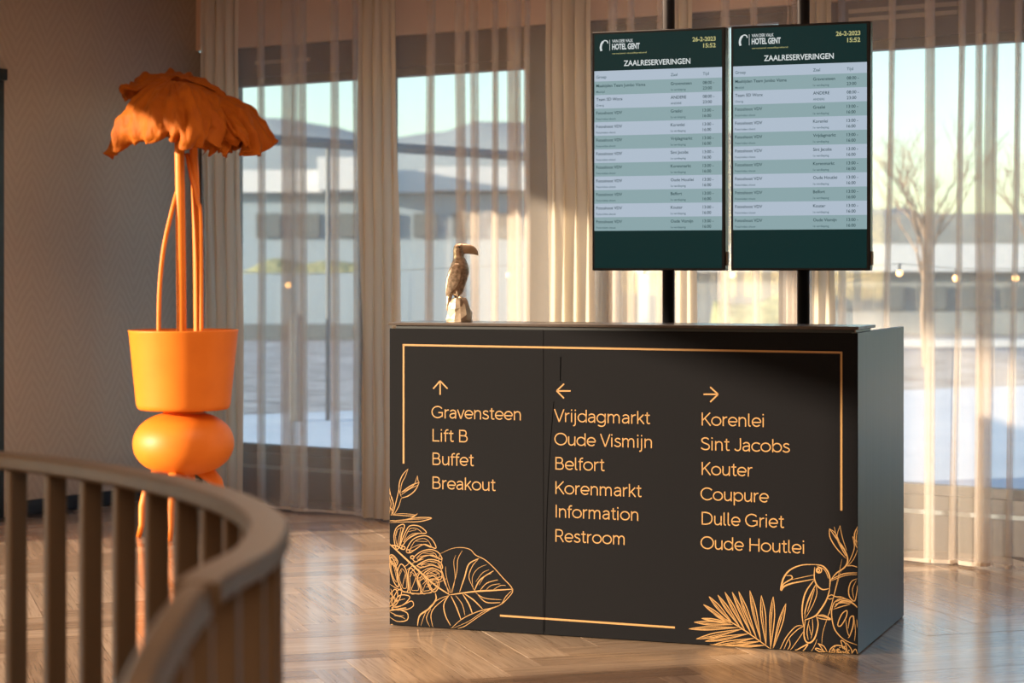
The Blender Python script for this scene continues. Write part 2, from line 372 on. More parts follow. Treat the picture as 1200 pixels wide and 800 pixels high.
# ------------------------------------------------------------------ reception counter
CO = Vector((-.4519, 7.872, 0)); CU = Vector((.9363, -.3508, 0)).normalized(); CN = Vector((-CU.y, CU.x, 0)); CROT = math.atan2(CU.y, CU.x)
CW, CD_, CHT = 1.739, .877, 1.097
def on_plane(px, py, n=0.0):
    """photo pixel -> (u, z) on the plane parallel to the counter front, n behind it"""
    k = (px - CX) / F; kz = (HY - py) / F
    q = CO + CN * n
    y = (q.dot(CN)) / (Vector((k, 1, 0)).dot(CN))
    p = Vector((k * y, y, 0)); return (p - CO).dot(CU), CAMZ + kz * y
counter = thing('signpost_counter', 'black reception counter with golden wayfinding text and leaf drawings, raised shelf on top', 'counter', CO, CROT)
us, _ = on_plane(637, 560)
for a, b in ((0, us - .0003), (us + .0003, CW - .0)):
    fp = obj('front_panel', bbox(a, b, 0, .006, .004, CHT, .0012), M['counter_black'], counter)
sd = obj('side_panel', bbox(CW - .022, CW, .0062, CD_, .003, CHT + .0015, .0012), M['counter_side'], counter)
tag(sd, 'brushed dark grey side panel')
obj('side_panel', bbox(0, .022, .0062, CD_, .003, CHT - .002, .0015), M['counter_side'], counter)
obj('carcass', boxes([(.023, CW-.023, .0065, .05, .01, CHT - .027), (.03, CW-.03, .3, CD_ - .02, .70, .73), (.03, CW-.03, .05, .3, CHT - .06, CHT - .03), (.03, CW-.03, CD_ - .05, CD_ - .02, .01, .70)]), M['gap'], counter)
obj('shadow_gap', boxes([(.0235, CW - .0235, .0064, .27, CHT - .026, CHT + .0115), (CW - .0234, CW - .012, .0064, .27, CHT + .002, CHT + .0115)]), M['gap'], counter)
obj('edge_strip', bbox(CW - .0115, CW - .0075, .008, .27, CHT + .0022, CHT + .0112, .0005), M['edge_band'], counter)
obj('counter_shelf', bbox(-.004, CW + .004, -.006, .30, CHT + .0118, CHT + .0225, .0015), M['slab'], counter)
SHELF = CHT + .0225
# --- flat print: ribbons in the plane of the front panel
RY = -.0009
def ribbon(bm, pts, wd, y=RY, closed=False, taper=False):
    n = len(pts)
    if n < 2: return
    A = []; 
    for i in range(n):
        if closed: d = Vector(pts[(i + 1) % n]) - Vector(pts[i - 1])
        else: d = Vector(pts[min(i + 1, n - 1)]) - Vector(pts[max(i - 1, 0)])
        if d.length < 1e-9: d = Vector((1, 0))
        d.normalize(); nn = Vector((-d.y, d.x)); h = wd / 2
        if taper: h *= max(.3, math.sin(PI * (i + .6) / (n + .2)) ** .5)
        p = Vector(pts[i]); a, b = p + nn * h, p - nn * h
        A.append((bm.verts.new((a.x, y, a.y)), bm.verts.new((b.x, y, b.y))))
    for i in range(n if closed else n - 1):
        a, b = A[i], A[(i + 1) % n]
        bm.faces.new((a[0], a[1], b[1], b[0]))
def px_ribbon(bm, pxs, wpx, smooth=True, closed=False, taper=False):
    pts = [Vector(on_plane(x, y)) for x, y in pxs]
    if smooth and len(pts) > 2: pts = cr([(p.x, p.y, 0) for p in pts], 5, closed); pts = [Vector((p.x, p.y)) for p in pts]
    pts = [Vector((min(max(p.x, .001), CW - .001), min(max(p.y, .006), CHT - .002))) for p in pts]
    ribbon(bm, pts, wpx * .00303, closed=closed, taper=taper)
for l in ([(471.8, 404), (987, 413)], [(473, 404), (473, 543)], [(986, 413), (986, 598)], [(586, 721), (791, 735)]): 
    bm = bmesh.new(); px_ribbon(bm, l, 2.3, False); obj('border_line', bm, M['gold'], counter)
def zt(o, s): return lambda pts: [(o[0] + x / s, o[1] + y / s) for x, y in pts]
for tr, sh, hd in ((zt((450, 370), 3.81), [(251, 291), (251, 352)], [(220, 325), (251, 290), (284, 325)]),
                   (zt((630, 430), 3.476), [(80, 97), (135, 97)], [(108, 68), (78, 97), (108, 127)]),
                   (zt((790, 430), 3.332), [(115, 106), (170, 106)], [(141, 78), (172, 106), (141, 136)])):
    bm = bmesh.new(); px_ribbon(bm, tr(sh), 1.7, False)
    h = tr(hd); px_ribbon(bm, [h[0], h[1]], 1.7, False); px_ribbon(bm, [h[1], h[2]], 1.7, False)
    stuff('arrow', bm, M['gold'], counter)
# seam crease in the wrap
bm = bmesh.new(); px_ribbon(bm, [(657, 418), (656.5, 446)], .9, False); px_ribbon(bm, [(649, 470), (645, 520), (641, 600), (638, 740)], .5); obj('seam', bm, M['seam'], counter)
# text -> mesh
def text_mesh(s, weight=0.0, res=3):
    cu = bpy.data.curves.new('txt', 'FONT'); cu.body = s; cu.size = 1; cu.offset = weight; cu.resolution_u = res; cu.fill_mode = 'FRONT'
    o = bpy.data.objects.new('txt', cu); COL.objects.link(o)
    dg = bpy.context.evaluated_depsgraph_get(); dg.update()
    me = bpy.data.meshes.new_from_object(o.evaluated_get(dg)); bpy.data.objects.remove(o); bpy.data.curves.remove(cu); 
    v = [(p.co.x, p.co.y) for p in me.vertices]; f = [tuple(p.vertices) for p in me.polygons]; bpy.data.meshes.remove(me); return v, f
_c = text_mesh('H'); CAPH = max(p[1] for p in _c[0]) - min(p[1] for p in _c[0])
def put_text(acc, s, u, z, cap, width=None, right=False, y=RY, weight=0.0):
    v, f = text_mesh(s, weight)
    if not v: return
    x0 = min(p[0] for p in v); x1 = max(p[0] for p in v); sy = cap / CAPH
    sx = (width / (x1 - x0)) if width else sy
    o = len(acc[0]); u0 = u - ((x1 - x0) * sx if right else 0)
    acc[0].extend([(u0 + (p[0] - x0) * sx, y, z + p[1] * sy) for p in v]); acc[1].extend([tuple(o + i for i in q) for q in f])
words = [('Gravensteen', 506.7, 489.7, 610.4), ('Lift B', 507, 517, 548), ('Buffet', 507, 544.5, 554.5), ('Breakout', 507, 572.5, 580),
         ('Vrijdagmarkt', 650.7, 494, 761), ('Oude Vismijn', 650.7, 521.5, 764), ('Belfort', 651, 550, 707.7), ('Korenmarkt', 651, 578.5, 751), ('Information', 651, 606, 748), ('Restroom', 651, 634.5, 733),
         ('Korenlei', 822.4, 498.4, 895.6), ('Sint Jacobs', 822, 527.2, 924.8), ('Kouter', 822.4, 556.3, 881), ('Coupure', 822, 585.8, 900), ('Dulle Griet', 822.4, 614.5, 918), ('Oude Houtlei', 822, 643, 942.8)]
# monoline sans lettering for the counter: strokes in cap-height units (c = curve, l = straight, e = ellipse arc cx, cy, rx, ry, from, to)
GL = {
 'o': (.75, [('e', .37, .365, .315, .315, 0, 360)]), 'n': (.66, [('l', (.10, 0), (.10, .73)), ('c', (.10, .40), (.14, .56), (.24, .66), (.36, .68), (.49, .62), (.54, .47), (.54, .25), (.54, 0))]),
 'm': (1.06, [('l', (.10, 0), (.10, .73)), ('c', (.10, .40), (.14, .56), (.22, .65), (.33, .68), (.44, .62), (.48, .47), (.48, .25), (.48, 0)), ('c', (.48, .40), (.53, .57), (.62, .66), (.72, .68), (.84, .61), (.88, .46), (.88, .25), (.88, 0))]),
 'u': (.66, [('c', (.10, .73), (.10, .50), (.10, .27), (.15, .11), (.27, .05), (.41, .09), (.51, .20), (.54, .32)), ('l', (.55, .73), (.55, 0))]),
 'r': (.42, [('l', (.10, 0), (.10, .73)), ('c', (.10, .44), (.16, .59), (.26, .67), (.38, .69))]),
 'a': (.61, [('c', (.08, .57), (.17, .65), (.29, .68), (.43, .63), (.49, .50), (.49, .30), (.49, 0)), ('c', (.49, .41), (.30, .41), (.12, .35), (.06, .21), (.12, .09), (.25, .05), (.39, .11), (.48, .22))]),
 'v': (.55, [('l', (.03, .73), (.275, 0)), ('l', (.275, 0), (.52, .73))]), 'e': (.69, [('l', (.07, .345), (.63, .345)), ('e', .345, .365, .29, .315, 0, 318)]),
 's': (.54, [('c', (.45, .60), (.37, .66), (.26, .68), (.13, .62), (.11, .51), (.19, .42), (.34, .36), (.45, .28), (.47, .17), (.37, .07), (.25, .05), (.12, .09), (.04, .16))]),
 't': (.42, [('c', (.19, .92), (.19, .60), (.19, .35), (.19, .18), (.22, .08), (.30, .05), (.39, .08)), ('l', (.03, .69), (.37, .69))]), 'L': (.61, [('l', (.11, 1), (.11, 0)), ('l', (.11, .05), (.57, .05))]),
 'i': (.26, [('l', (.11, 0), (.11, .73)), ('l', (.11, .89), (.11, 1.0))]), 'f': (.36, [('c', (.15, 0), (.15, .40), (.15, .76), (.18, .90), (.27, .96), (.36, .95)), ('l', (.02, .69), (.34, .69))]),
 'B': (.76, [('l', (.11, 0), (.11, 1)), ('c', (.11, .95), (.25, .95), (.40, .95), (.53, .89), (.58, .74), (.53, .59), (.40, .53), (.25, .53), (.11, .53)), ('c', (.36, .53), (.57, .48), (.65, .29), (.58, .11), (.42, .05), (.25, .05), (.11, .05))]),
 'k': (.57, [('l', (.10, 0), (.10, 1)), ('l', (.50, .73), (.11, .28)), ('l', (.23, .42), (.54, 0))]), 'V': (.72, [('l', (.02, 1), (.36, 0)), ('l', (.36, 0), (.70, 1))]),
 'j': (.27, [('c', (.12, .73), (.12, .40), (.12, .10), (.11, -.14), (.06, -.24), (-.04, -.27)), ('l', (.12, .89), (.12, 1.0))]), 'd': (.74, [('e', .34, .365, .29, .315, 0, 360), ('l', (.63, 1), (.63, 0))]),
 'b': (.74, [('e', .39, .365, .29, .315, 0, 360), ('l', (.10, 1), (.10, 0))]), 'p': (.74, [('e', .39, .365, .29, .315, 0, 360), ('l', (.10, .73), (.10, -.29))]),
 'g': (.74, [('e', .34, .365, .29, .315, 0, 360), ('c', (.63, .73), (.63, .40), (.63, .0), (.58, -.16), (.44, -.25), (.29, -.25), (.12, -.17))]),
 'l': (.29, [('c', (.10, 1), (.10, .60), (.10, .18), (.14, .07), (.23, .05))]), 'O': (.96, [('e', .48, .50, .43, .45, 0, 360)]), 'K': (.72, [('l', (.11, 0), (.11, 1)), ('l', (.66, 1), (.11, .38)), ('l', (.28, .57), (.69, 0))]),
 'R': (.75, [('l', (.11, 0), (.11, 1)), ('c', (.11, .95), (.25, .95), (.40, .95), (.55, .88), (.61, .70), (.55, .53), (.40, .45), (.25, .45), (.11, .45)), ('l', (.40, .46), (.67, 0))]), 'I': (.28, [('l', (.13, 0), (.13, 1))]),
 'c': (.62, [('e', .36, .365, .31, .315, 42, 318)]), 'C': (.86, [('e', .48, .50, .43, .45, 40, 320)]), 'G': (.96, [('e', .48, .50, .43, .45, 40, 318), ('l', (.84, .18), (.84, .47)), ('l', (.89, .46), (.54, .46)), ('l', (.79, .20), (.86, .13))]),
 'D': (.90, [('l', (.11, 0), (.11, 1)), ('c', (.11, .95), (.22, .95), (.36, .95), (.62, .88), (.77, .70), (.80, .50), (.77, .30), (.62, .12), (.36, .05), (.22, .05), (.11, .05))]), 'H': (.84, [('l', (.11, 0), (.11, 1)), ('l', (.72, 0), (.72, 1)), ('l', (.11, .51), (.72, .51))]),
 'S': (.70, [('c', (.58, .84), (.46, .93), (.32, .95), (.15, .88), (.11, .74), (.18, .61), (.36, .52), (.55, .43), (.62, .28), (.55, .11), (.36, .05), (.18, .09), (.06, .19))]), 'J': (.54, [('c', (.42, 1), (.42, .60), (.42, .28), (.36, .11), (.22, .05), (.10, .09), (.03, .17))]), ' ': (.30, [])}
def stroke_word(sx_word, u0, z0, cap, width):
    bm = bmesh.new(); x = 0.0; adv = sum(GL[c][0] for c in sx_word); first = .07; sx = width / (adv - first - .08)
    for c in sx_word:
        for st in GL[c][1]:
            if st[0] == 'e':
                _, cx, cy, rx, ry, a0, a1 = st; full = a1 - a0 >= 360; nn = 26
                pts = [(cx + rx * math.cos(math.radians(a0 + (a1 - a0) * i / nn)), cy + ry * math.sin(math.radians(a0 + (a1 - a0) * i / nn))) for i in range(nn if full else nn + 1)]
            else:
                full = False; pts = list(st[1:])
                if st[0] == 'c': pts = [(p.x, p.y) for p in cr([(a, b, 0) for a, b in pts], 4)]
            ribbon(bm, [(u0 + (x + px - first) * sx, z0 + py * cap) for px, py in pts], min(.09 * cap, .0041), closed=full)
        x += GL[c][0]
    return bm
for s, x0, y0, x1 in words:
    u0, z0 = on_plane(x0, y0); u1, _ = on_plane(x1, y0)
    stuff('lettering', stroke_word(s, u0, z0, .0455, u1 - u0), M['gold'], counter)
# line drawings
rnd = random.Random(3)
def draw(name, tr, strokes):
    bm = bmesh.new()
    for s in strokes:
        wd, pts = s[0], s[1]; cl = len(s) > 2 and s[2]
        px_ribbon(bm, tr(pts), wd, True, cl, taper=not cl)
    return stuff(name, bm, M['gold'], counter)
def lens(tip, base, wd, both=True):
    t = Vector(tip); b = Vector(base); d = b - t; nn = Vector((-d.y, d.x)).normalized() * wd
    m1 = t + d * .45
    return [(1.15, [tuple(t), tuple(t + d * .2 + nn * .7), tuple(m1 + nn), tuple(b)]), (1.15, [tuple(t), tuple(t + d * .2 - nn * .7), tuple(m1 - nn), tuple(b)]),
            (.7, [tuple(t + d * .12), tuple(m1 + nn * .2), tuple(b)]), (.5, [tuple(t + d * .3 + nn * .4), tuple(b)])]
T2 = zt((450, 540), 3.8125)
draw('bud_drawing', T2, [(1.2, [(108,35),(85,60),(70,95),(68,130),(78,160)]), (.8, [(108,35),(95,70),(80,100),(72,150)]), (.8, [(150,65),(135,105),(110,125),(78,140)]),
    (1.2, [(158,95),(140,130),(110,155),(78,165)]), (1.2, [(78,140),(120,110),(158,95)]), (.8, [(78,150),(115,125),(150,108)]), (.8, [(150,65),(152,85),(158,95)]),
    (1.0, [(70,110),(62,150),(50,200),(40,240)]), (.8, [(78,165),(65,205),(45,240)]), (1.1, [(22,140),(36,165),(42,200),(33,242)]), (.8, [(22,160),(32,190),(24,235)]),
    (.8, [(24,120),(30,150),(36,175)]), (1, [(24,240),(80,243),(130,245),(150,235),(120,255),(70,265),(24,265)]), (1, [(24,275),(90,272),(160,270),(213,255),(160,252),(90,262),(24,268)]),
    (.6, [(40,238),(90,235),(140,240)]), (.6, [(40,270),(110,262),(200,257)]), (1.1, [(24,205),(34,215),(40,238)])])
mon = [(2.2, [(22,368),(80,420),(150,485),(230,555),(295,598)]), (1.6, [(22,375),(60,380),(80,395)])]
lobes = [[(55,392),(45,340),(55,300),(80,283),(92,290),(80,330),(70,380)], [(75,370),(100,310),(120,288),(160,292),(190,320),(150,325),(105,350),(85,375)],
 [(100,400),(130,350),(180,333),(215,350),(232,390),(180,372),(140,395),(115,410)], [(130,435),(165,405),(210,395),(245,410),(258,440),(215,420),(170,430),(145,450)],
 [(150,465),(200,440),(250,450),(260,480),(215,465),(170,475)], [(180,500),(220,480),(258,500),(250,530),(215,510),(190,515)], [(205,530),(240,530),(245,560),(225,585),(200,560)],
 [(30,430),(45,445),(60,490),(65,560),(45,540),(28,480)], [(80,575),(60,510),(75,460),(100,490),(108,570),(98,585)], [(118,585),(108,510),(120,478),(145,510),(165,585),(140,592)],
 [(172,588),(150,530),(165,500),(195,540),(215,582),(190,590)], [(24,425),(40,420),(62,448),(50,470),(30,450)]]
for lb in lobes:
    mon.append((1.1, lb, True)); c = Vector((sum(p[0] for p in lb) / len(lb), sum(p[1] for p in lb) / len(lb)))
    mon.append((.6, [tuple(Vector(q).lerp(c, .30)) for q in lb], True))
    k = len(lb) // 2; mon.append((.6, [tuple(Vector(lb[0]).lerp(c, .2)), tuple(c + Vector((3, -3))), tuple(Vector(lb[k]).lerp(c, .25))])); mon.append((.5, [tuple(Vector(lb[1]).lerp(c, .3)), tuple(Vector(lb[k - 1]).lerp(c, .4))]))
for c in ((87,388),(108,403),(127,430)):
    mon.append((1.2, [(c[0]+8*math.cos(t), c[1]+7*math.sin(t)) for t in [k*PI/3 for k in range(6)]], True))
mon.append((1.1, [(24,548),(60,570),(110,588),(170,592),(210,585),(235,560)]))
for q in range(16):
    a = Vector((22,368)).lerp(Vector((230,555)), .45 + q * .034); s = 1 if q % 2 else -1
    mon.append((.7, [tuple(a), tuple(a + Vector((18*s+8, -12*s)) + Vector((rnd.uniform(-5,5), rnd.uniform(-5,5)))), tuple(a + Vector((42*s+14, -22*s)))]))
draw('monstera_drawing', T2, mon)
draw('broad_leaf_drawing', T2, [(1, [(250,415),(300,392),(345,386),(385,395),(410,420),(450,440),(490,475),(530,520),(575,573),(555,610),(515,645),(440,675),(380,715),(305,748)]),
    (1, [(578,572),(545,605),(515,645),(420,672),(350,705),(300,748)]), (.8, [(500,648),(430,690),(365,735),(330,748)]), (.9, [(250,415),(245,450),(262,500),(280,560),(292,598)]),
    (1.8, [(292,598),(400,583),(480,578),(578,572)]), (.9, [(296,590),(270,540),(255,480),(262,430)]), (.6, [(300,590),(280,520),(275,470)]), (.8, [(300,590),(325,500),(330,440),(350,400)]), (.6, [(305,590),(318,520),(312,450),(322,420)]),
    (1.6, [(338,585),(360,520),(380,460),(425,435)]), (.9, [(405,578),(380,520),(395,470),(420,440)]), (1.5, [(405,578),(430,530),(490,490)]), (.6, [(400,575),(395,520),(420,480),(460,462)]),
    (1, [(430,577),(460,545),(510,530)]), (.7, [(455,577),(480,555),(520,548)]), (.7, [(490,574),(520,556),(545,556)]), (.6, [(425,555),(450,515),(480,502)]), (.6, [(410,540),(440,500),(470,485)]),
    (1.4, [(292,598),(268,640),(275,690),(298,735)]), (.8, [(320,600),(350,640),(362,690)]), (1.4, [(300,603),(325,655),(345,710)]), (1.6, [(352,594),(380,640),(396,684)]), (1.5, [(360,593),(400,620),(440,660)]), (.8, [(410,588),(450,612),(525,620)]), (1.1, [(415,590),(455,630),(520,632)]),
    (1, [(292,600),(230,650),(210,690),(220,745)]), (.8, [(292,600),(240,620),(190,670),(165,735)]), (2.0, [(230,590),(232,620),(200,660),(160,690),(150,737)]), (.8, [(205,740),(190,700),(210,660)])])
draw('lotus_drawing', T2, [(1.1, [(24,600),(50,572),(62,600),(45,640)], False), (1.0, [(35,630),(60,580),(80,575),(72,610),(50,645)], True), (1.1, [(40,645),(70,600),(115,605),(95,635),(60,652)], True),
    (1, [(35,655),(80,645),(122,625),(132,645),(105,662),(60,665)], True), (1.1, [(30,662),(70,665),(105,680),(103,710),(60,716),(24,695)]), (.8, [(24,640),(38,600),(30,570)]), (.8, [(24,615),(45,610),(50,640)]),
    (.7, [(45,690),(75,695),(95,705)]), (.8, [(28,650),(60,625),(95,615)]), (.8, [(24,672),(60,690),(90,690)]), (1.6, [(24,668),(60,662),(100,655)]), (1.4, [(24,650),(40,640),(62,618)]), (.8, [(24,580),(36,600),(52,612)]), (.8, [(30,735),(40,738)])])
T3 = zt((800, 600), 4.445)
palm = [(1.4, [(462,715),(380,655),(300,600),(230,560),(165,528)])]
for tip, base, wd in [((538,475),(470,715),11), ((472,438),(458,712),12), ((410,432),(435,695),12), ((350,407),(408,672),10), ((292,412),(385,655),9), ((258,415),(358,635),8), ((220,415),(325,615),8), ((183,430),(300,600),8),
     ((137,438),(262,580),9), ((108,480),(245,575),7), ((158,525),(250,580),5), ((98,552),(250,575),6), ((60,572),(262,585),9), ((32,607),(290,600),8), ((70,660),(310,608),10), ((117,672),(345,632),9), ((140,697),(375,655),9), ((200,697),(405,672),7), ((270,702),(430,692),5)]:
    palm += lens(tip, base, wd)
draw('palm_frond_drawing', T3, palm)
circ = lambda cx, cy, r, n=8: [(cx + r*math.cos(2*PI*k/n), cy + r*math.sin(2*PI*k/n)) for k in range(n)]
draw('toucan_drawing', T3, [(1.9, [(690,272),(620,275),(560,300),(525,345),(512,405),(530,385),(570,370),(620,360),(688,347)]), (1.4, [(540,330),(565,330),(570,345),(545,360),(525,375),(516,400)]), (.7, [(560,352),(640,335),(690,325)]),
    (1.2, circ(710,302,14), True), (1.2, circ(707,303,7), True), (1.6, [(690,272),(730,280),(757,310),(768,350),(765,400)]), (1.5, [(688,285),(686,340),(700,380),(730,402),(767,396)]), (.8, [(700,280),(740,300),(760,345)]),
    (1.6, [(688,350),(650,400),(630,450),(622,520),(630,595)]), (1.7, [(767,398),(750,455),(720,505),(690,540),(635,562)]), (.9, [(695,375),(668,430),(645,490),(635,552)]), (.8, [(692,372),(700,420),(680,480),(640,552)]), (.6, [(690,380),(655,450),(632,530)]),
    (.9, [(688,400),(668,460),(650,520)]), (1.7, [(640,556),(632,620),(638,665),(660,680),(688,655),(706,585),(696,540)]), (.9, [(660,560),(648,620),(655,665)]), (.8, [(676,555),(678,610),(668,660)]), (.6, [(655,575),(665,620),(670,640)]),
    (1.2, [(692,542),(730,535),(772,557),(730,556),(700,548)]), (.8, [(700,538),(740,545),(768,556)])])
draw('branch_drawing', T3, [(1.6, [(770,355),(800,318),(845,285),(860,245),(840,190),(800,135),(765,85)]), (1.1, [(765,85),(768,130),(800,185),(850,240)]), (.8, [(765,85),(800,115),(830,190),(858,235)]), (.7, [(790,75),(808,150),(850,230)]), (.7, [(820,70),(832,130),(855,200)]), (.6, [(820,70),(805,130),(835,190)]),
    (1.1, [(770,352),(840,320),(912,315)]), (.8, [(770,358),(850,328),(912,325)]), (1.0, [(855,280),(885,278),(912,287)]), (1.3, [(913,75),(896,110),(898,160),(912,188)]), (.9, [(885,125),(895,180),(880,230),(855,280)]), (.8, [(912,195),(890,245),(860,280)]), (1.1, [(885,125),(903,150),(912,150)]), (.8, [(912,90),(905,130),(908,170)]),
    (.6, [(830,245),(805,360),(770,500),(732,620),(725,690)]), (.5, [(826,300),(790,430),(765,530)])])
draw('leaf_drawing', T3, [(1.2, [(912,345),(880,360),(865,400),(870,440),(895,462),(907,420),(912,380)]), (.7, [(905,355),(885,400),(892,450)]), (1.2, [(830,442),(790,470),(776,520),(785,590),(810,635),(850,668),(912,692)]),
    (1.8, [(790,495),(830,462),(880,470),(912,497)]), (1.4, [(795,480),(830,470),(875,476)]), (1.2, [(800,465),(840,450),(885,465)]), (.9, [(785,505),(830,490),(870,480)]), (1.1, [(808,585),(828,532),(855,512),(852,545),(825,590)], True), (1.4, [(862,605),(872,550),(890,543),(888,590),(872,640),(862,655)]), (1.1, [(755,442),(775,430),(800,440),(830,442),(880,465)]), (.8, [(755,442),(765,452),(790,445)]),
    (.8, [(850,560),(858,620),(870,650)]), (.7, [(895,560),(900,620),(895,670)]), (.7, [(908,560),(912,600)]), (1.0, [(505,720),(540,650),(590,595),(630,592)]), (.9, [(525,720),(555,655),(600,610),(632,594)]), (.8, [(560,720),(600,665),(634,615)]), (1.4, [(585,722),(625,700),(652,688),(625,727)]), (.8, [(545,720),(560,690),(555,660)]), (.6, [(670,725),(690,690),(700,660)])])
blo = [(1.2, [(760,738),(772,710),(800,693),(840,702),(872,742)]), (1.1, [(745,737),(712,690),(706,684),(738,700),(755,735)]), (1.1, [(738,740),(694,715),(702,708),(742,725)]), (1.1, [(835,705),(825,668),(846,680),(858,720)]), (1, [(858,725),(850,680),(878,712),(882,740)]), (1, [(880,738),(900,712),(912,740)])]
for q in range(60):
    x = rnd.uniform(768, 868); y = rnd.uniform(702, 738)
    if (x-818)**2/54**2 + (y-742)**2/46**2 < 1: blo.append((.9, [(x, y), (x + rnd.uniform(-6, 6), y + rnd.uniform(-6, 6)), (x + rnd.uniform(-8, 8), y + rnd.uniform(-8, 8))]))
draw('blossom_drawing', T3, blo)

# ------------------------------------------------------------------ bronze toucan on the shelf (local x = right along counter, z up)
tu, _ = on_plane(539.5, 378, .15)
tou = thing('toucan_statue', 'small bronze toucan statue perched on a rock on the counter shelf', 'statue', CO + CU * tu + CN * .14 + Vector((0, 0, SHELF + .0006)), 0)
S = .000515 * 1.0
def Q(x, z, y=0): return Vector(((x - 242) * S, y * S, (660 - z) * S))       # zoomed-photo units -> metres
def ell_ring(c, ax, rx, ry, n=20):
    # ring in plane spanned by direction ax (in xz) and y
    return [c + ax * (rx * math.cos(2*PI*k/n)) + Vector((0, ry * math.sin(2*PI*k/n), 0)) for k in range(n)]
bm = bmesh.new(); R = []
for (xl, zl, xr, zr, ry) in [(222,98,262,94,10),(206,110,272,112,26),(198,135,274,140,34),(198,160,276,170,34),(198,190,276,196,32),(196,215,290,214,38),(186,240,304,245,48),(172,275,313,275,54),(160,310,313,310,56),
        (152,345,304,345,54),(148,380,290,385,50),(150,412,276,425,42),(160,440,262,455,32),(172,462,240,476,18)]:
    a, b = Q(xl, zl), Q(xr, zr); c = (a + b) / 2; d = (b - a); R.append(ell_ring(c, d.normalized(), d.length / 2, ry * S))
loft(bm, R); bmesh.ops.subdivide_edges(bm, edges=bm.edges[:], cuts=1, use_grid_fill=True)
for v in bm.verts:                                      # feather scales
    h = math.sin(v.co.z * 900 + math.sin(v.co.x * 700) * 1.5) * math.sin(v.co.y * 800 + v.co.x * 500)
    v.co += v.co.normalized() * 0 + Vector((v.co.x, v.co.y, 0)).normalized() * h * .0011
obj('body', bm, M['bronze'], tou, True)
bm = bmesh.new(); R = []
for (xt, zt_, xb, zb, ry) in [(246,102,252,168,19),(262,98,268,170,20),(290,98,296,170,18),(318,102,322,172,16),(345,114,342,174,13),(365,132,358,177,10),(376,152,370,180,6),(380,172,378,183,2)]:
    a, b = Q(xt, zt_), Q(xb, zb); c = (a + b) / 2; d = b - a; R.append(ell_ring(c, d.normalized(), d.length / 2, ry * S, 16))
loft(bm, R); bk = obj('beak', bm, M['bronze_smooth'], tou, True)
for s in (-1, 1):
    bm = bmesh.new(); bmesh.ops.create_uvsphere(bm, u_segments=12, v_segments=8, radius=7 * S); bmesh.ops.translate(bm, vec=Q(243, 122, s * 33), verts=bm.verts)
    obj('eye', bm, M['black_metal'], tou, True)
    bm = bmesh.new(); R = []                            # folded wing
    for (xl, zl, xr, zr, ry) in [(215,235,245,240,5),(185,262,262,270,11),(164,310,268,315,13),(150,360,258,370,12),(145,405,225,418,10),(144,440,190,452,8),(146,470,160,478,3)]:
        a, b = Q(xl, zl), Q(xr, zr); c = (a + b) / 2 + Vector((0, s * (50 - abs(zl - 300) * .09) * S, 0)); d = b - a; R.append(ell_ring(c, d.normalized(), d.length / 2, ry * S, 14))
    loft(bm, R); bmesh.ops.subdivide_edges(bm, edges=bm.edges[:], cuts=1, use_grid_fill=True)
    for v in bm.verts: v.co.y += s * .0010 * math.sin(v.co.z * 1100) * math.sin(v.co.x * 900)
    obj('wing', bm, M['bronze'], tou, True)
    bm = bmesh.new(); yy = s * 20                       # leg with three toes
    x0 = 222 if s < 0 else 200
    tube(bm, [Q(x0, 420, yy), Q(x0 + 6, 455, yy), Q(x0 + 16, 486, yy)], [20*S, 15*S, 8*S], 10)
    for dx, dy in ((34, -10), (38, 4), (28, 16)): tube(bm, [Q(x0 + 14, 484, yy), Q(x0 + 14 + dx * .5, 482, yy + dy * .6), Q(x0 + 14 + dx, 498, yy + dy)], [8*S, 7*S, 4*S], 8)
    obj('leg', bm, M['bronze_smooth'], tou, True)
bm = bmesh.new(); R = []
for (xl, zl, xr, zr, ry) in [(160,425,205,440,22),(150,465,192,475,20),(147,510,178,515,18),(148,550,170,552,15),(149,578,160,582,8)]:
    a, b = Q(xl, zl), Q(xr, zr); c = (a + b) / 2; d = b - a; R.append(ell_ring(c, d.normalized(), d.length / 2, ry * S, 12))
loft(bm, R); obj('tail', bm, M['bronze'], tou, True)
bm = bmesh.new(); R = []; rr = random.Random(5)
for (xl, xr, z) in [(142,344,660),(146,338,640),(152,332,600),(160,322,560),(170,310,520),(182,300,495),(205,285,486)]:
    c = Q((xl + xr) / 2, z); rx = (xr - xl) / 2 * S; ring = []
    for k in range(13):
        j = 1 + rr.uniform(-.12, .06); ring.append(c + Vector((rx * math.cos(2*PI*k/13) * j, rx * .8 * math.sin(2*PI*k/13) * j, rr.uniform(-.004, .004) if 486 < z < 660 else 0)))
    R.append(ring)
loft(bm, R); bmesh.ops.triangulate(bm, faces=bm.faces[:]); obj('rock', bm, M['bronze_smooth'], tou)

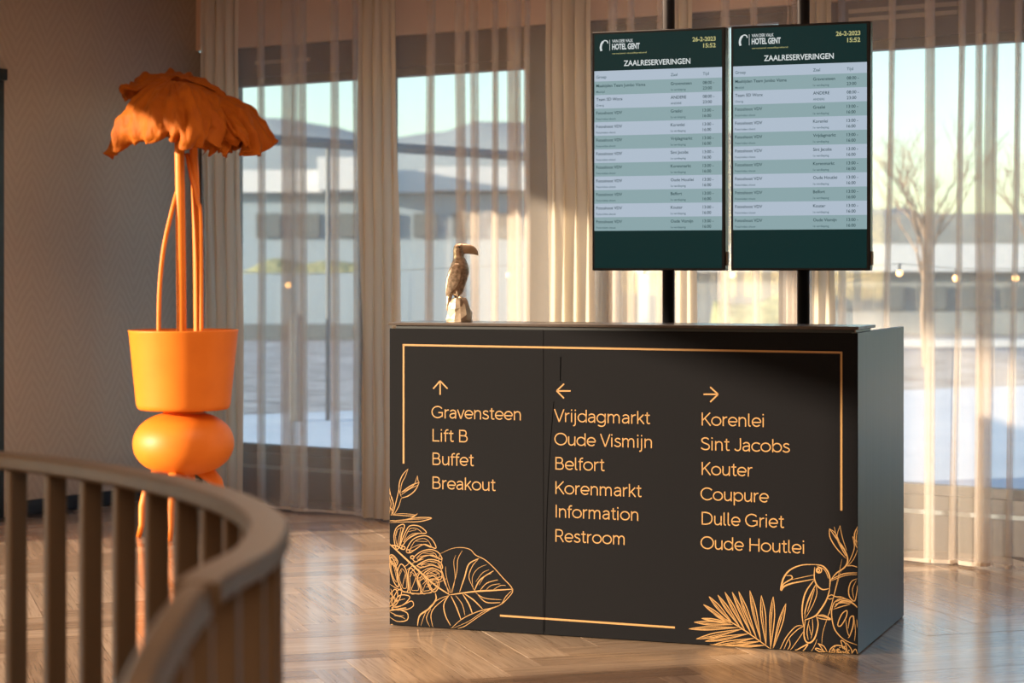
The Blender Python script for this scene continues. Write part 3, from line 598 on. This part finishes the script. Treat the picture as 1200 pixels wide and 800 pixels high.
# ------------------------------------------------------------------ screens on black poles
PN = .60
rows = [('Maaltijden Team Jumbo Visma', 'Maaltijd', 'Gravensteen', '1e verdieping', '08:00 -', '23:00'), ('Team SD Worx', 'Overig', 'ANDERE', 'ANDERE', '08:00 -', '23:00')] + \
       [('Fotoshoot VDV', 'Foto/video shoot', z, '1e verdieping', '13:00 -', '16:00') for z in ('Graslei', 'Korenlei', 'Vrijdagmarkt', 'Sint Jacobs', 'Korenmarkt', 'Oude Houtlei', 'Belfort', 'Kouter', 'Oude Vismijn')]
def screen(x0, x1, side):
    u0, _ = on_plane(x0, 317, .5); u1, _ = on_plane(x1, 317, .5); zb, ztp = 1.310, 2.217; Wd = u1 - u0; Hd = ztp - zb
    t = thing('information_screen', 'portrait information screen with green header, %s' % side, 'screen', CO + CU * u0 + CN * .5 + Vector((0, 0, zb)), CROT, 'information screens over the counter')
    bz = .009
    obj('housing', bbox(0, Wd, .0, .045, 0, Hd, .003), M['black_metal'], t)
    bm = bmesh.new()
    def quad(a, b, z0, z1, mi):
        vs = [bm.verts.new(p) for p in ((a, -.0008, z0), (b, -.0008, z0), (b, -.0008, z1), (a, -.0008, z1))]; bm.faces.new(vs).material_index = mi
    a, b = bz, Wd - bz * 1.4; T = lambda f: Hd * (1 - f)
    quad(a, b, T(.164), Hd - bz, 0); quad(a, b, T(.2075), T(.164), 1)
    rh = (.8335 - .2075) / 11
    for i in range(11): quad(a, b, T(.2075 + rh * (i + 1)), T(.2075 + rh * i), 2 if i % 2 == 0 else 1)
    quad(a, b, bz, T(.8335), 0)
    dp = obj('display', bm, [M['scr_green'], M['scr_light'], M['scr_teal']], t)
    Y = -.0014; px = Wd / 157.0
    acc = ([], []); put_text(acc, 'ZAALRESERVERINGEN', 38 * px, T(.146), 6.0 * px, 78.5 * px, y=Y, weight=.016)
    put_text(acc, 'VAN DER VALK', 24 * px, T(.047), 3.4 * px, 25 * px, y=Y, weight=.01); put_text(acc, 'HOTEL GENT', 24 * px, T(.076), 6.2 * px, 33 * px, y=Y, weight=.03)
    stuff('title_lettering', acc, M['scr_white'], dp)
    acc = ([], []); put_text(acc, '26-2-2023', 146 * px, T(.055), 4.6 * px, 27 * px, True, Y, .025); put_text(acc, '15:52', 146 * px, T(.082), 4.6 * px, 14.5 * px, True, Y, .025)
    put_text(acc, 'verrassend vanzelfsprekend', 24 * px, T(.0955), 1.7 * px, 41 * px, y=Y, weight=.005); stuff('date_lettering', acc, M['scr_yellow'], dp)
    # emblem: white toucan head and a thin rule
    bm = bmesh.new()
    ribbon(bm, [(p.x, p.y) for p in cr([(11.2*px, T(.080), 0), (10.4*px, T(.066), 0), (11.4*px, T(.050), 0), (13.4*px, T(.041), 0)], 4)], 2.4 * px, Y)
    ribbon(bm, [(p.x, p.y) for p in cr([(12.6*px, T(.043), 0), (15.2*px, T(.037), 0), (18.0*px, T(.040), 0), (19.0*px, T(.049), 0)], 4)], 1.2 * px, Y)
    ribbon(bm, [(21.2*px, T(.080)), (21.2*px, T(.035))], .5 * px, Y); stuff('emblem', bm, M['scr_white'], dp)
    acc = ([], []); acc2 = ([], []); z = T(.164 + .031)
    for s, u in (('Groep', 5), ('Zaal', 93.5), ('Tijd', 131)): put_text(acc2, s, u * px, z, 3.2 * px, y=Y, weight=.008)
    for i, r in enumerate(rows):
        z1 = T(.2075 + rh * i + rh * .43); z2 = T(.2075 + rh * i + rh * .84)
        put_text(acc, r[0], 5 * px, z1, 3.3 * px, y=Y, weight=.008); put_text(acc2, r[1], 5 * px, z2, 2.3 * px, y=Y, weight=.006)
        put_text(acc, r[2], 93.5 * px, z1, 3.3 * px, y=Y, weight=.008); put_text(acc2, r[3], 93.5 * px, z2, 2.3 * px, y=Y, weight=.006)
        put_text(acc, r[4], 131 * px, z1, 3.3 * px, y=Y, weight=.008); put_text(acc, r[5], 131 * px, z2 + .2 * px, 3.3 * px, y=Y, weight=.008)
    stuff('row_lettering', acc, M['scr_text'], dp); stuff('small_lettering', acc2, M['scr_text2'], dp)
    obj('speaker_strip', bbox(Wd - .001, Wd + .006, .012, .03, .02, .07, .001), M['edge_band'], t)
screen(694, 850, 'the left one, left of the narrow gap'); screen(856.5, 1020, 'the right one, nearest the bright window')
for px, lb in ((783.5, 'black round pole carrying the left screen above the counter'), (941.5, 'black round pole carrying the right screen above the counter')):
    u, _ = on_plane(px, 350, PN); t = thing('screen_pole', lb, 'pole', CO + CU * u + CN * PN, CROT, 'screen poles')
    bm = bmesh.new(); lathe(bm, [(0, .731), (.0235, .731), (.0235, CH - .012), (0, CH - .012)], 24); obj('tube', bm, M['black_metal'], t, False)
    for p in t.children[0].data.polygons: p.use_smooth = abs(p.normal.z) < .5
    bm = bmesh.new(); lathe(bm, [(0, CH - .012), (.07, CH - .012), (.07, CH - .001), (0, CH - .001)], 24); obj('ceiling_flange', bm, M['black_metal'], t)
    bm = bmesh.new(); lathe(bm, [(0, .7305), (.06, .7305), (.06, .745), (0, .745)], 24); obj('foot_flange', bm, M['black_metal'], t)
    obj('mounting_plate', bbox(-.09, .09, -.052, -.022, 1.60, 1.95, .002), M['black_metal'], t)

# ------------------------------------------------------------------ orange plant sculpture
PY = 10.55; PX = (215 - CX) / F * PY; k_ = PY / F
plant = thing('plant_sculpture', 'glossy orange planter on rounded body with giant orange paper leaves, near left wall', 'planter', (PX, PY, 0))
zz = lambda y: CAMZ - (y - HY) * k_
bm = bmesh.new(); zt0, zb0 = zz(386.5), zz(480)
lathe(bm, [(0, zb0), (.15, zb0 + .001), (.215, zb0 + .003), (.226, zb0 + .012), (.232, zb0 + .03), (.268, zt0 - .012), (.272, zt0 - .004), (.271, zt0), (.262, zt0 + .001), (.258, zt0 - .006), (.252, zt0 - .07), (0, zt0 - .07)], 96)
obj('pot', bm, M['orange'], plant, True)
bm = bmesh.new(); bmesh.ops.create_circle(bm, cap_ends=True, radius=.25, segments=48); bmesh.ops.translate(bm, verts=bm.verts, vec=(0, 0, zt0 - .066)); obj('soil', bm, M['orange_dark'], plant)
bm = bmesh.new(); cz = zz(519); prof = []
for q in range(33):
    t = -PI / 2 + PI * q / 32; c, s = math.cos(t), math.sin(t)
    prof.append((.249 * abs(c) ** .82, cz + .157 * (abs(s) ** .95) * (1 if s > 0 else -1)))
prof[0] = (0, prof[0][1]); prof[-1] = (0, prof[-1][1])
lathe(bm, prof, 96); obj('rounded_body', bm, M['orange'], plant, True)
bm = bmesh.new(); lathe(bm, [(0, cz + .13), (.10, cz + .13), (.10, zb0 + .002), (0, zb0 + .002)], 48); obj('neck', bm, M['orange'], plant, True)
for ang in (-98, 200, 22, 90):
    a = math.radians(ang); d = Vector((math.cos(a), math.sin(a), 0)); bm = bmesh.new()
    tube(bm, [d * .10 + Vector((0, 0, cz - .13)), d * .165 + Vector((0, 0, .26)), d * .20 + Vector((0, 0, .15)), d * .205 + Vector((0, 0, .06)), d * .225 + Vector((0, 0, .001))], [.045, .034, .024, .018, .014], 14)
    obj('leg', bm, M['orange'], plant, True)
def P(px, py, dy=0.0):                                  # photo pixel at depth PY+dy -> plant-local point
    y = PY + dy; return Vector(((px - CX) / F * y - PX, dy, CAMZ + (HY - py) / F * y))
for pts, r in (([(186,400,-.10),(187,340,-.10),(192,290,-.09),(202,245,-.07),(212,205,-.03),(214,160,0),(210,130,.02)], .011),
               ([(213,400,-.06),(212,300,-.06),(211,220,-.05),(210,170,-.03),(208,130,0)], .024), 
               ([(232,400,0),(231,300,0),(229,220,0),(227,170,0),(232,130,0)], .021), ([(236,400,-.05),(235,260,-.04),(231,235,-.03),(224,205,-.02),(219,180,0)], .011)):
    bm = bmesh.new(); tube(bm, cr([P(*p) for p in pts], 6), r, 12, flat=.85); obj('stem', bm, M['orange'], plant, True)
def leaf(rowsP, seed, veins=9, amp=.012, lab=None):
    R = [[P(*p) for p in r] for r in rowsP]; n = 9
    cols = [cr(r, 17) for r in R]                        # refine across
    m = len(cols[0]); grid = [cr([cols[i][j] for i in range(len(cols))], n) for j in range(m)]   # grid[j][i]
    bm = bmesh.new(); H = len(grid[0]); V = []
    for j in range(m):
        row = []
        for i in range(H):
            p = grid[j][i]; pj = grid[min(j+1, m-1)][i] - grid[max(j-1, 0)][i]; pi = grid[j][min(i+1, H-1)] - grid[j][max(i-1, 0)]
            nn = pj.cross(pi); nn = nn.normalized() if nn.length > 1e-9 else Vector((0, -1, 0))
            t = i / (H - 1); s = j / (m - 1)
            h = amp * 1.2 * (-abs(math.sin(PI * veins * (s + .03 * math.sin(6 * t + seed)))) ** .45 + .6) * min(1, t * 3) * (.5 + .6 * t) + .006 * t * math.sin(s * 90 + 5 * t + seed) + .024 * t * t * math.sin(s * 27 + seed) + .022 * t ** 3 * math.sin(s * 58 + seed * 2)
            fv = (veins * (s + .05 * math.sin(3 * t + seed))) % 1; fv = min(fv, 1 - fv) * 2
            h -= .019 * math.exp(-(fv / .22) ** 2) * min(1, t * 2.5)
            h += .012 * t * t * noise.noise(Vector((s * 30, t * 14, seed))) + .006 * noise.noise(Vector((s * 22, t * 9, seed + 4)))
            h += .015 * noise.noise(p * 9 + Vector((seed, 0, 0)))
            row.append(bm.verts.new(p + nn * h + Vector((0, 0, -.012 * t * abs(math.sin(s * 40 + seed))))))
        V.append(row)
    for j in range(m - 1):
        for i in range(H - 1): bm.faces.new((V[j][i], V[j+1][i], V[j+1][i+1], V[j][i+1]))
    o = obj('leaf', bm, M['orange_leaf'], plant, True)
    md = o.modifiers.new('thick', 'SOLIDIFY'); md.thickness = .004; md.offset = 0
    return o
# each leaf: rows from the crown (first) to the rim (last), points go round from left to right
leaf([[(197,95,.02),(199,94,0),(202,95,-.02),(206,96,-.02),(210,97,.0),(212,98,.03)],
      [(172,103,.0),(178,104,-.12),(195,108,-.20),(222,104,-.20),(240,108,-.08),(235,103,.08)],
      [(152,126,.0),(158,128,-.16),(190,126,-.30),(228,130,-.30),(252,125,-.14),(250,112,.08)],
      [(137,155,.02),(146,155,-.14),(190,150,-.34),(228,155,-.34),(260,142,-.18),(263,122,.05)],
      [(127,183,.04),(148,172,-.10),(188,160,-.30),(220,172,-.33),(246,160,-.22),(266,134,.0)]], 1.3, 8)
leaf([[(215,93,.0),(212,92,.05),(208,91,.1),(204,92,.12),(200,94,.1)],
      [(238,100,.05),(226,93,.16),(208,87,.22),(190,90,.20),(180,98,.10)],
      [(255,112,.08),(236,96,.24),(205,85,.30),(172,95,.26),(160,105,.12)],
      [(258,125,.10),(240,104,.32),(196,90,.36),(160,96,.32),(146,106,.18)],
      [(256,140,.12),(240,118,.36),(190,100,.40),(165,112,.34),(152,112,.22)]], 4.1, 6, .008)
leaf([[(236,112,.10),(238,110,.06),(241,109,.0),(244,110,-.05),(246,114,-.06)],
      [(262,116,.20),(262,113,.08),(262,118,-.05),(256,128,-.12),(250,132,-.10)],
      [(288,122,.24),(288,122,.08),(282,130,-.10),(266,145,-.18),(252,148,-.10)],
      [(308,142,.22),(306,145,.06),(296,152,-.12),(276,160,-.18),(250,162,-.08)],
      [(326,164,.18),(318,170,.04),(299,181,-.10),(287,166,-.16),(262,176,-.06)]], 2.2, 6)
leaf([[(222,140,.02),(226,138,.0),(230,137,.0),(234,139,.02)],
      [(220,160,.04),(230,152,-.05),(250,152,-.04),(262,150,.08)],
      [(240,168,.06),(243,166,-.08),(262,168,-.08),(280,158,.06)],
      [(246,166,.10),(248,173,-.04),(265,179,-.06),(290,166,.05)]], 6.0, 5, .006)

# ------------------------------------------------------------------ sheer curtains
KB = Vector((-.91, 11.37, 0))
def ct(px): k = (px - CX) / F; return (k * 11.37 + .91) / (.8259 + .5638 * k)
def curtain(label, x0, x1, folds, gathers, seed):
    rg = random.Random(seed); path = []                 # (t, n, slant)
    ev = [(ct(a), ct(b), 'f', w) for a, b, w in folds] + [(ct(a), ct(b), 'g', d) for a, b, d in gathers]
    ev.sort(key=lambda e: e[0]); t = ct(x0); T1 = ct(x1); ph = rg.uniform(0, 6)
    wav = lambda t: .018 * math.sin(t * 9 + ph) + .008 * math.sin(t * 31 + ph)
    def flat(a, b):
        n = max(2, int((b - a) / .012))
        for i in range(n): q = a + (b - a) * i / n; path.append((q, wav(q), 0, 0))
    for a, b, k, wv in ev:
        if a < t: a = t
        if b <= a: continue
        flat(t, a)
        if k == 'f':                                    # one flattened pleat: three layers
            sl = rg.uniform(-.02, .02) if wv < 2 else .06; wd = b - a
            for k in range(5):
                for j in range(4):
                    f = j / 3; f = f if k % 2 == 0 else 1 - f
                    path.append((a + wd * f, wav(a) + .009 * k + .004 * j / 3, sl, wd))
        else:                                           # tight gathered bunch
            per = .020; n = max(2, int((b - a) / per)); st = 10
            for i in range(n * st):
                s = i / st; q = a + (b - a) * s / n; am = .055 + .02 * math.sin(s * 1.7 + ph)
                path.append((q + .010 * math.sin(4 * PI * s), am * math.sin(2 * PI * s) + wav(a), rg.uniform(-.004, .004) * 0, 0))
        t = b
    flat(t, T1); path.append((T1, wav(T1), 0, 0))
    Z = [.012, .028, .3, .7, 1.1, 1.5, 1.9, 2.3, 2.65, 2.93]; vs = []; fs = []
    for z in Z:
        f = z / 2.93
        for q, nn, sl, wd in path:
            g = (1.35 - .45 * f)
            tt = q + sl * (f - .5) + .006 * noise.noise(Vector((q * 4, z * 1.3, seed)))
            mm = nn * g + .020 * (1 - f) * noise.noise(Vector((q * 5, z * 1.1, seed + 9)))
            vs.append(Vector((tt, mm, z + (.012 * noise.noise(Vector((q * 3, 0, seed))) if z < .02 else 0))))
    n = len(path)
    for r in range(len(Z) - 1):
        for i in range(n - 1): fs.append((r*n+i, r*n+i+1, (r+1)*n+i+1, (r+1)*n+i))
    t_ = thing('sheer_curtain', label, 'curtain', KB, RROT, 'sheer curtains along the window wall')
    nh = (n - 1)
    obj('hem', (vs, fs[:nh]), M['sheer_hem'], t_, True); obj('cloth', (vs, fs[nh:]), M['sheer'], t_, True)
curtain('sheer beige curtain behind the orange leaves, leftmost of the row', 238, 444, [(296,302,1),(327,343,1),(350,358,1),(386,393,1),(408,412,1)], [], 1)
curtain('sheer beige curtain behind the bronze toucan, between two gathered bundles', 446, 664, [(500,507,1),(533,542,1),(548,555,1),(572,577,1),(590,604,1),(614,618,1)], [], 2)
curtain('sheer beige curtain behind the left screen and its pole', 666, 924, [(712,720,1),(735,741,1),(768,776,1),(842,850,1),(880,886,1)], [], 3)
curtain('sheer beige curtain right of the counter, with long slanting pleats', 926, 1420, [(978,984,1),(1040,1044,2),(1082,1092,1),(1116,1121,2),(1140,1147,1),(1149,1162,2),(1186,1191,2),(1220,1230,1),(1270,1280,1),(1330,1340,1)], [(926,934,.9)], 4)
tr_ = struct('trim_4', boxes([(.02, 9.0, -.56, -.52, CH-.015, CH-.001)]), M['bulkhead'])

def drape(label, x0, x1, nf, seed, lean=0.0):
    rg = random.Random(seed); a, b = ct(x0), ct(x1); w_ = (b - a); n = nf * 16; Z = [.015 + i * (2.92 - .015) / 16 for i in range(17)]; vs = []; fs = []
    ph = [rg.uniform(-.5, .5) for _ in range(nf + 1)]; amp = [rg.uniform(.6, 1.2) for _ in range(nf + 1)]
    for z in Z:
        f = z / 2.92
        for i in range(n + 1):
            s = i / n; k = s * nf; ki = int(min(k, nf - 1)); fr = k - ki
            am = (amp[ki] * (1 - fr) + amp[ki + 1] * fr) * .034
            q = a + .050 + w_ * s * (1.05 - .08 * f) + .010 * math.sin(4 * PI * k) + lean * (f - .5)
            nn = -.070 + am * math.sin(2 * PI * (k + .12 * math.sin(z * 2 + ph[ki]))) + .012 * noise.noise(Vector((s * 3, z * 1.5, seed)))
            vs.append(Vector((q, nn, z)))
    for r_ in range(16):
        for i in range(n): fs.append((r_*(n+1)+i, r_*(n+1)+i+1, (r_+1)*(n+1)+i+1, (r_+1)*(n+1)+i))
    t_ = thing('drape', label, 'curtain', KB, RROT, 'dense beige drapes'); obj('cloth', (vs, fs), M['drape'], t_, True)
drape('dense beige drape in the left corner behind the orange plant', 240, 284, 4, 1)
drape('dense beige drape between the two left windows, left of the toucan', 423, 467, 4, 2)
drape('dense beige drape just left of the left screen', 641, 694, 4, 3)
drape('dense beige drape just right of the left screen pole', 788, 812, 2, 4)
drape('dense beige drape just right of the right screen pole', 947, 973, 2, 6)
# ------------------------------------------------------------------ curved wooden balustrade in the foreground
rail = thing('balustrade', 'blurred curved wooden stair balustrade with flat handrail and vertical slats, foreground left', 'railing', (0, 0, 0))
RH = .95
rp = cr([(-1.75, 4.62, RH), (-1.40, 4.46, RH), (-1.01, 4.22, RH), (-.72, 3.90, RH), (-.49, 3.52, RH), (-.365, 3.15, RH), (-.335, 2.80, RH), (-.365, 2.47, RH), (-.375, 2.2, .915), (-.365, 1.95, .875), (-.36, 1.7, .84), (-.45, 1.42, .78), (-.60, 1.2, .72)], 8)
def sweep(path, wd, hh, off=0.0):
    bm = bmesh.new(); R = []; n = len(path)
    for i, p in enumerate(path):
        d = path[min(i+1, n-1)] - path[max(i-1, 0)]; d.z = 0; d.normalize(); s = Vector((-d.y, d.x, 0)); c = p + Vector((0, 0, off)); w2, h2, r = wd/2, hh/2, .006
        R.append([c + s*a + Vector((0, 0, b)) for a, b in ((-w2, -h2+r), (-w2+r, -h2), (w2-r, -h2), (w2, -h2+r), (w2, h2-r), (w2-r, h2), (-w2+r, h2), (-w2, h2-r))])
    return loft(bm, R)
sp = 7 * 8
obj('handrail', sweep(rp[:sp+1], .060, .030, -.015), M['rail_wood'], rail, False)
tag(obj('stair_handrail', sweep(rp[sp:], .036, .045, -.024), M['rail_wood'], rail, False), 'sloping handrail section down the stairs')
# slats at even arc steps
acc_ = 0; last = rp[0]; step = .137; nxt = .07; sm = bpy.data.meshes.new('slat'); bm = bbox(-.010, .010, -.021, .021, -.91, 0, .003); bm.to_mesh(sm); bm.free(); sm.materials.append(M['rail_wood'])
for i in range(1, len(rp)):
    seg = (rp[i] - rp[i-1]); Ls = seg.length
    while acc_ + Ls >= nxt:
        f = (nxt - acc_) / Ls; p = rp[i-1] + seg * f; o = bpy.data.objects.new('slat', sm); COL.objects.link(o); o.parent = rail
        o.location = (p.x, p.y, p.z - .031 - (.014 if i > sp else 0)); o.rotation_euler = (0, 0, math.atan2(seg.y, seg.x))
        if i > sp: o.scale = (1, 1, (p.z - .045) / .91 * .995)
        nxt += step
    acc_ += Ls
obj('base_rail', sweep([Vector((p.x, p.y, .012)) for p in rp], .055, .022), M['rail_wood'], rail)

# ------------------------------------------------------------------ outside
def W(px, y, z=0): return Vector(((px - CX) / F * y, y, z))
g = obj('ground', ([(-140, -40, -.13), (140, -40, -.13), (140, 220, -.13), (-140, 220, -.13)], [(0, 1, 2, 3)]), M['gravel']); g['kind'] = 'structure'
a = room(-.2, .35); c1 = W(-300, 18.5); c2 = W(1500, 28.5)
bm = bmesh.new(); q = [room(-6, .25), room(22, .25), Vector((c2.x, c2.y, 0)), Vector((c1.x, c1.y, 0))]
vb = [bm.verts.new((p.x, p.y, -.125)) for p in q]; vt = [bm.verts.new((p.x, p.y, -.10)) for p in q]; bm.faces.new(vt); bm.faces.new(vb[::-1])
for i in range(4): bm.faces.new((vb[i], vb[(i+1) % 4], vt[(i+1) % 4], vt[i]))
o = obj('terrace', bm, M['paving']); o['kind'] = 'structure'
def wbox(name, px0, px1, y, dep, z0, z1, m, parent=None):
    x0 = (px0 - CX) / F * y; x1 = (px1 - CX) / F * y; return obj(name, boxes([(x0, x1, y, y + dep, z0, z1)]), m, parent)
zy = lambda py, y: CAMZ + (HY - py) / F * y
B1 = thing('office_building', 'low blue grey building with white fascia seen through left curtains', 'building', (0, 0, 0))
wbox('wall', 150, 720, 52, 10, -.12, zy(226, 52), M['blue_ext'], B1)
wbox('fascia', 140, 500, 51.6, 11, zy(226, 52) + .001, zy(200, 52), M['white_ext'], B1); wbox('fascia', 505, 730, 51.6, 11, zy(224, 52)+.001, zy(196, 52), M['white_ext'], B1)
wbox('roof_box', 372, 424, 50, 8, zy(226, 52)+.002, zy(184, 50), M['white_ext'], B1)
for i in range(7): wbox('window', 300 + i * 46, 328 + i * 46, 51.9, .09, zy(278, 52), zy(250, 52), M['dark_ext'], B1)
B2 = thing('warehouse_building', 'long pale grey building with white band seen through the right window', 'building', (0, 0, 0))
wbox('wall', 760, 1500, 48, 12, -.12, zy(286, 48), M['grey_ext'], B2); wbox('band', 755, 1510, 47.6, 12.5, zy(318, 48), zy(286, 48), M['white_ext'], B2)
wbox('upper_wall', 960, 1500, 49, 10, zy(286, 48)+.002, zy(250, 49), M['grey_ext'], B2)
for i in range(9): wbox('window', 975 + i * 50, 1010 + i * 50, 47.9, .09, zy(362, 48), zy(335, 48), M['dark_ext'], B2)
tag(wbox('low_wall', 200, 700, 44, .5, -.12, zy(380, 44), M['dark_ext']), 'dark low garden wall at the far edge of the gravel', 'wall')
tag(wbox('low_wall', 700, 1500, 40, .4, -.12, zy(398, 40), M['white_ext']), 'white low kerb wall behind the gravel, seen right of the counter', 'wall')
hp = []; hn = 60
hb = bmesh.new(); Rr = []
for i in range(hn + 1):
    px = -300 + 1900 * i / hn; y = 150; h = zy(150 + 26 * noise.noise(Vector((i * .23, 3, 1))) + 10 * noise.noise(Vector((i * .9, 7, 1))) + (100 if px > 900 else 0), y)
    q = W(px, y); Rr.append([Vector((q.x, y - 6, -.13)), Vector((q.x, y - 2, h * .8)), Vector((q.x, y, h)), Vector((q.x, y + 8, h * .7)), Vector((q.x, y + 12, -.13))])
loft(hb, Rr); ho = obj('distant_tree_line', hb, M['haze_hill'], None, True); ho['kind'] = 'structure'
def hedge(px0, px1, y, z1, lab, seed):
    bm = bmesh.new(); x0 = (px0-CX)/F*y; x1 = (px1-CX)/F*y; n = 40; R = []
    for i in range(n + 1):
        x = x0 + (x1-x0) * i / n; h = z1 * (.85 + .3 * noise.noise(Vector((x * .9, seed, 0)))) * (1 if 0 < i < n else .5)
        R.append([Vector((x, y + .9 * math.cos(t) * (1 + .3*noise.noise(Vector((x, t, seed)))), max(-.12, -.12 + (h + .12) * math.sin(t)))) for t in [PI * k / 8 for k in range(9)]])
    loft(bm, R); tag(obj('hedge', bm, M['hedge'], None, True), lab, 'hedge')
tag(wbox('low_wall', 180, 480, 45.2, .3, -.12, zy(320, 45.2), M['blue_ext']), 'pale blue grey garden wall below the green hedge', 'wall')
hedge(268, 470, 47, zy(294, 47), 'sunlit green hedge in front of the blue grey building', 2); hedge(835, 925, 38, zy(343, 38), 'dark green hedge seen between the two screen poles', 5)
PG = thing('pergola', 'dark outdoor pergola beam and posts seen through the left curtains', 'pergola', (0, 0, 0))
b0 = W(262, 19.1, zy(160, 19.1)); b1 = W(660, 22.9, zy(186, 22.9)); bm = bmesh.new(); tube(bm, [b0, b1], .05, 4); obj('beam', bm, M['dark_ext'], PG)
for f in (.0, .27, .98):
    p = b0.lerp(b1, f); bm = bmesh.new(); tube(bm, [Vector((p.x, p.y, -.10)), Vector((p.x, p.y, p.z - .03))], .022, 8); obj('post', bm, M['dark_ext'], PG)
bm = bmesh.new(); pb = W(347, 20); lathe(bm, [(0, -.099), (.06, -.099), (.06, .86), (.05, .90), (0, .91)], 20, (pb.x, pb.y, 0)); tag(obj('bollard', bm, M['grey_ext']), 'grey bollard on the terrace behind the leftmost curtain', 'bollard')
def tree(px, y, H, lab, seed, spread=1.0):
    rg = random.Random(seed); bm = bmesh.new(); base = W(px, y, -.13)
    def br(p, d, Ln, r, lev):
        q = p + d * Ln; mid = p.lerp(q, .5) + Vector((rg.uniform(-1, 1), rg.uniform(-1, 1), 0)) * Ln * .05
        tube(bm, [p, mid, q], [r, r * .8, r * .6], 5 if lev < 2 else 3, cap=False)
        if lev >= 5: return
        for i in range(3 if lev else 5):
            nd = (d + Vector((rg.uniform(-1, 1), rg.uniform(-1, 1), rg.uniform(-.2, .6))) * .62 * spread).normalized()
            br(p.lerp(q, rg.uniform(.55, 1)), nd, Ln * rg.uniform(.55, .78), r * .55, lev + 1)
    br(base, Vector((0, 0, 1)), H * .33, H * .012, 0)
    tag(obj('bare_tree', bm, M['bark']), lab, 'tree', 'bare trees outside')
tree(1085, 32, 4.8, 'bare winter tree outside, right of the right screen', 3, 1.1)
tree(1240, 36, 5.0, 'bare winter tree outside at the far right of the window', 8)
tree(495, 70, 6.0, 'distant bare tree above the white fascia behind the toucan', 5, 1.2)
tree(330, 72, 5.6, 'distant bare tree behind the leftmost curtain', 12, 1.2)
# globes on an added cable, standing in for room lights mirrored in the panes
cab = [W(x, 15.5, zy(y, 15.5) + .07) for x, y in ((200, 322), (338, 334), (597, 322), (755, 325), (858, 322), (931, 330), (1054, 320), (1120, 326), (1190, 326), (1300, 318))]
bm = bmesh.new(); tube(bm, cab, .003, 5); tag(obj('added_cable', bm, M['dark_ext']), 'thin added cable outside the windows, carrying glowing stand-ins for reflected room lights', 'cable')
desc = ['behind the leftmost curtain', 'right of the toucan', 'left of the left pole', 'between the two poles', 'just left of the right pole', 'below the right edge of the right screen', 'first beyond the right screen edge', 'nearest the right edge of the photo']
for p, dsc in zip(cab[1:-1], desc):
    t = thing('reflected_light', 'small warm glow outside standing in for a reflected room light, %s' % dsc, 'lamp', (p.x, p.y, p.z - .07), 0, 'stand-ins for reflected room lights')
    bm = bmesh.new(); bmesh.ops.create_uvsphere(bm, u_segments=16, v_segments=10, radius=.024); obj('reflection_globe', bm, M['reflection_glow'], t, True)
    bm = bmesh.new(); lathe(bm, [(0, .022), (.011, .022), (.011, .062), (0, .068)], 10); obj('added_socket', bm, M['dark_ext'], t, True)
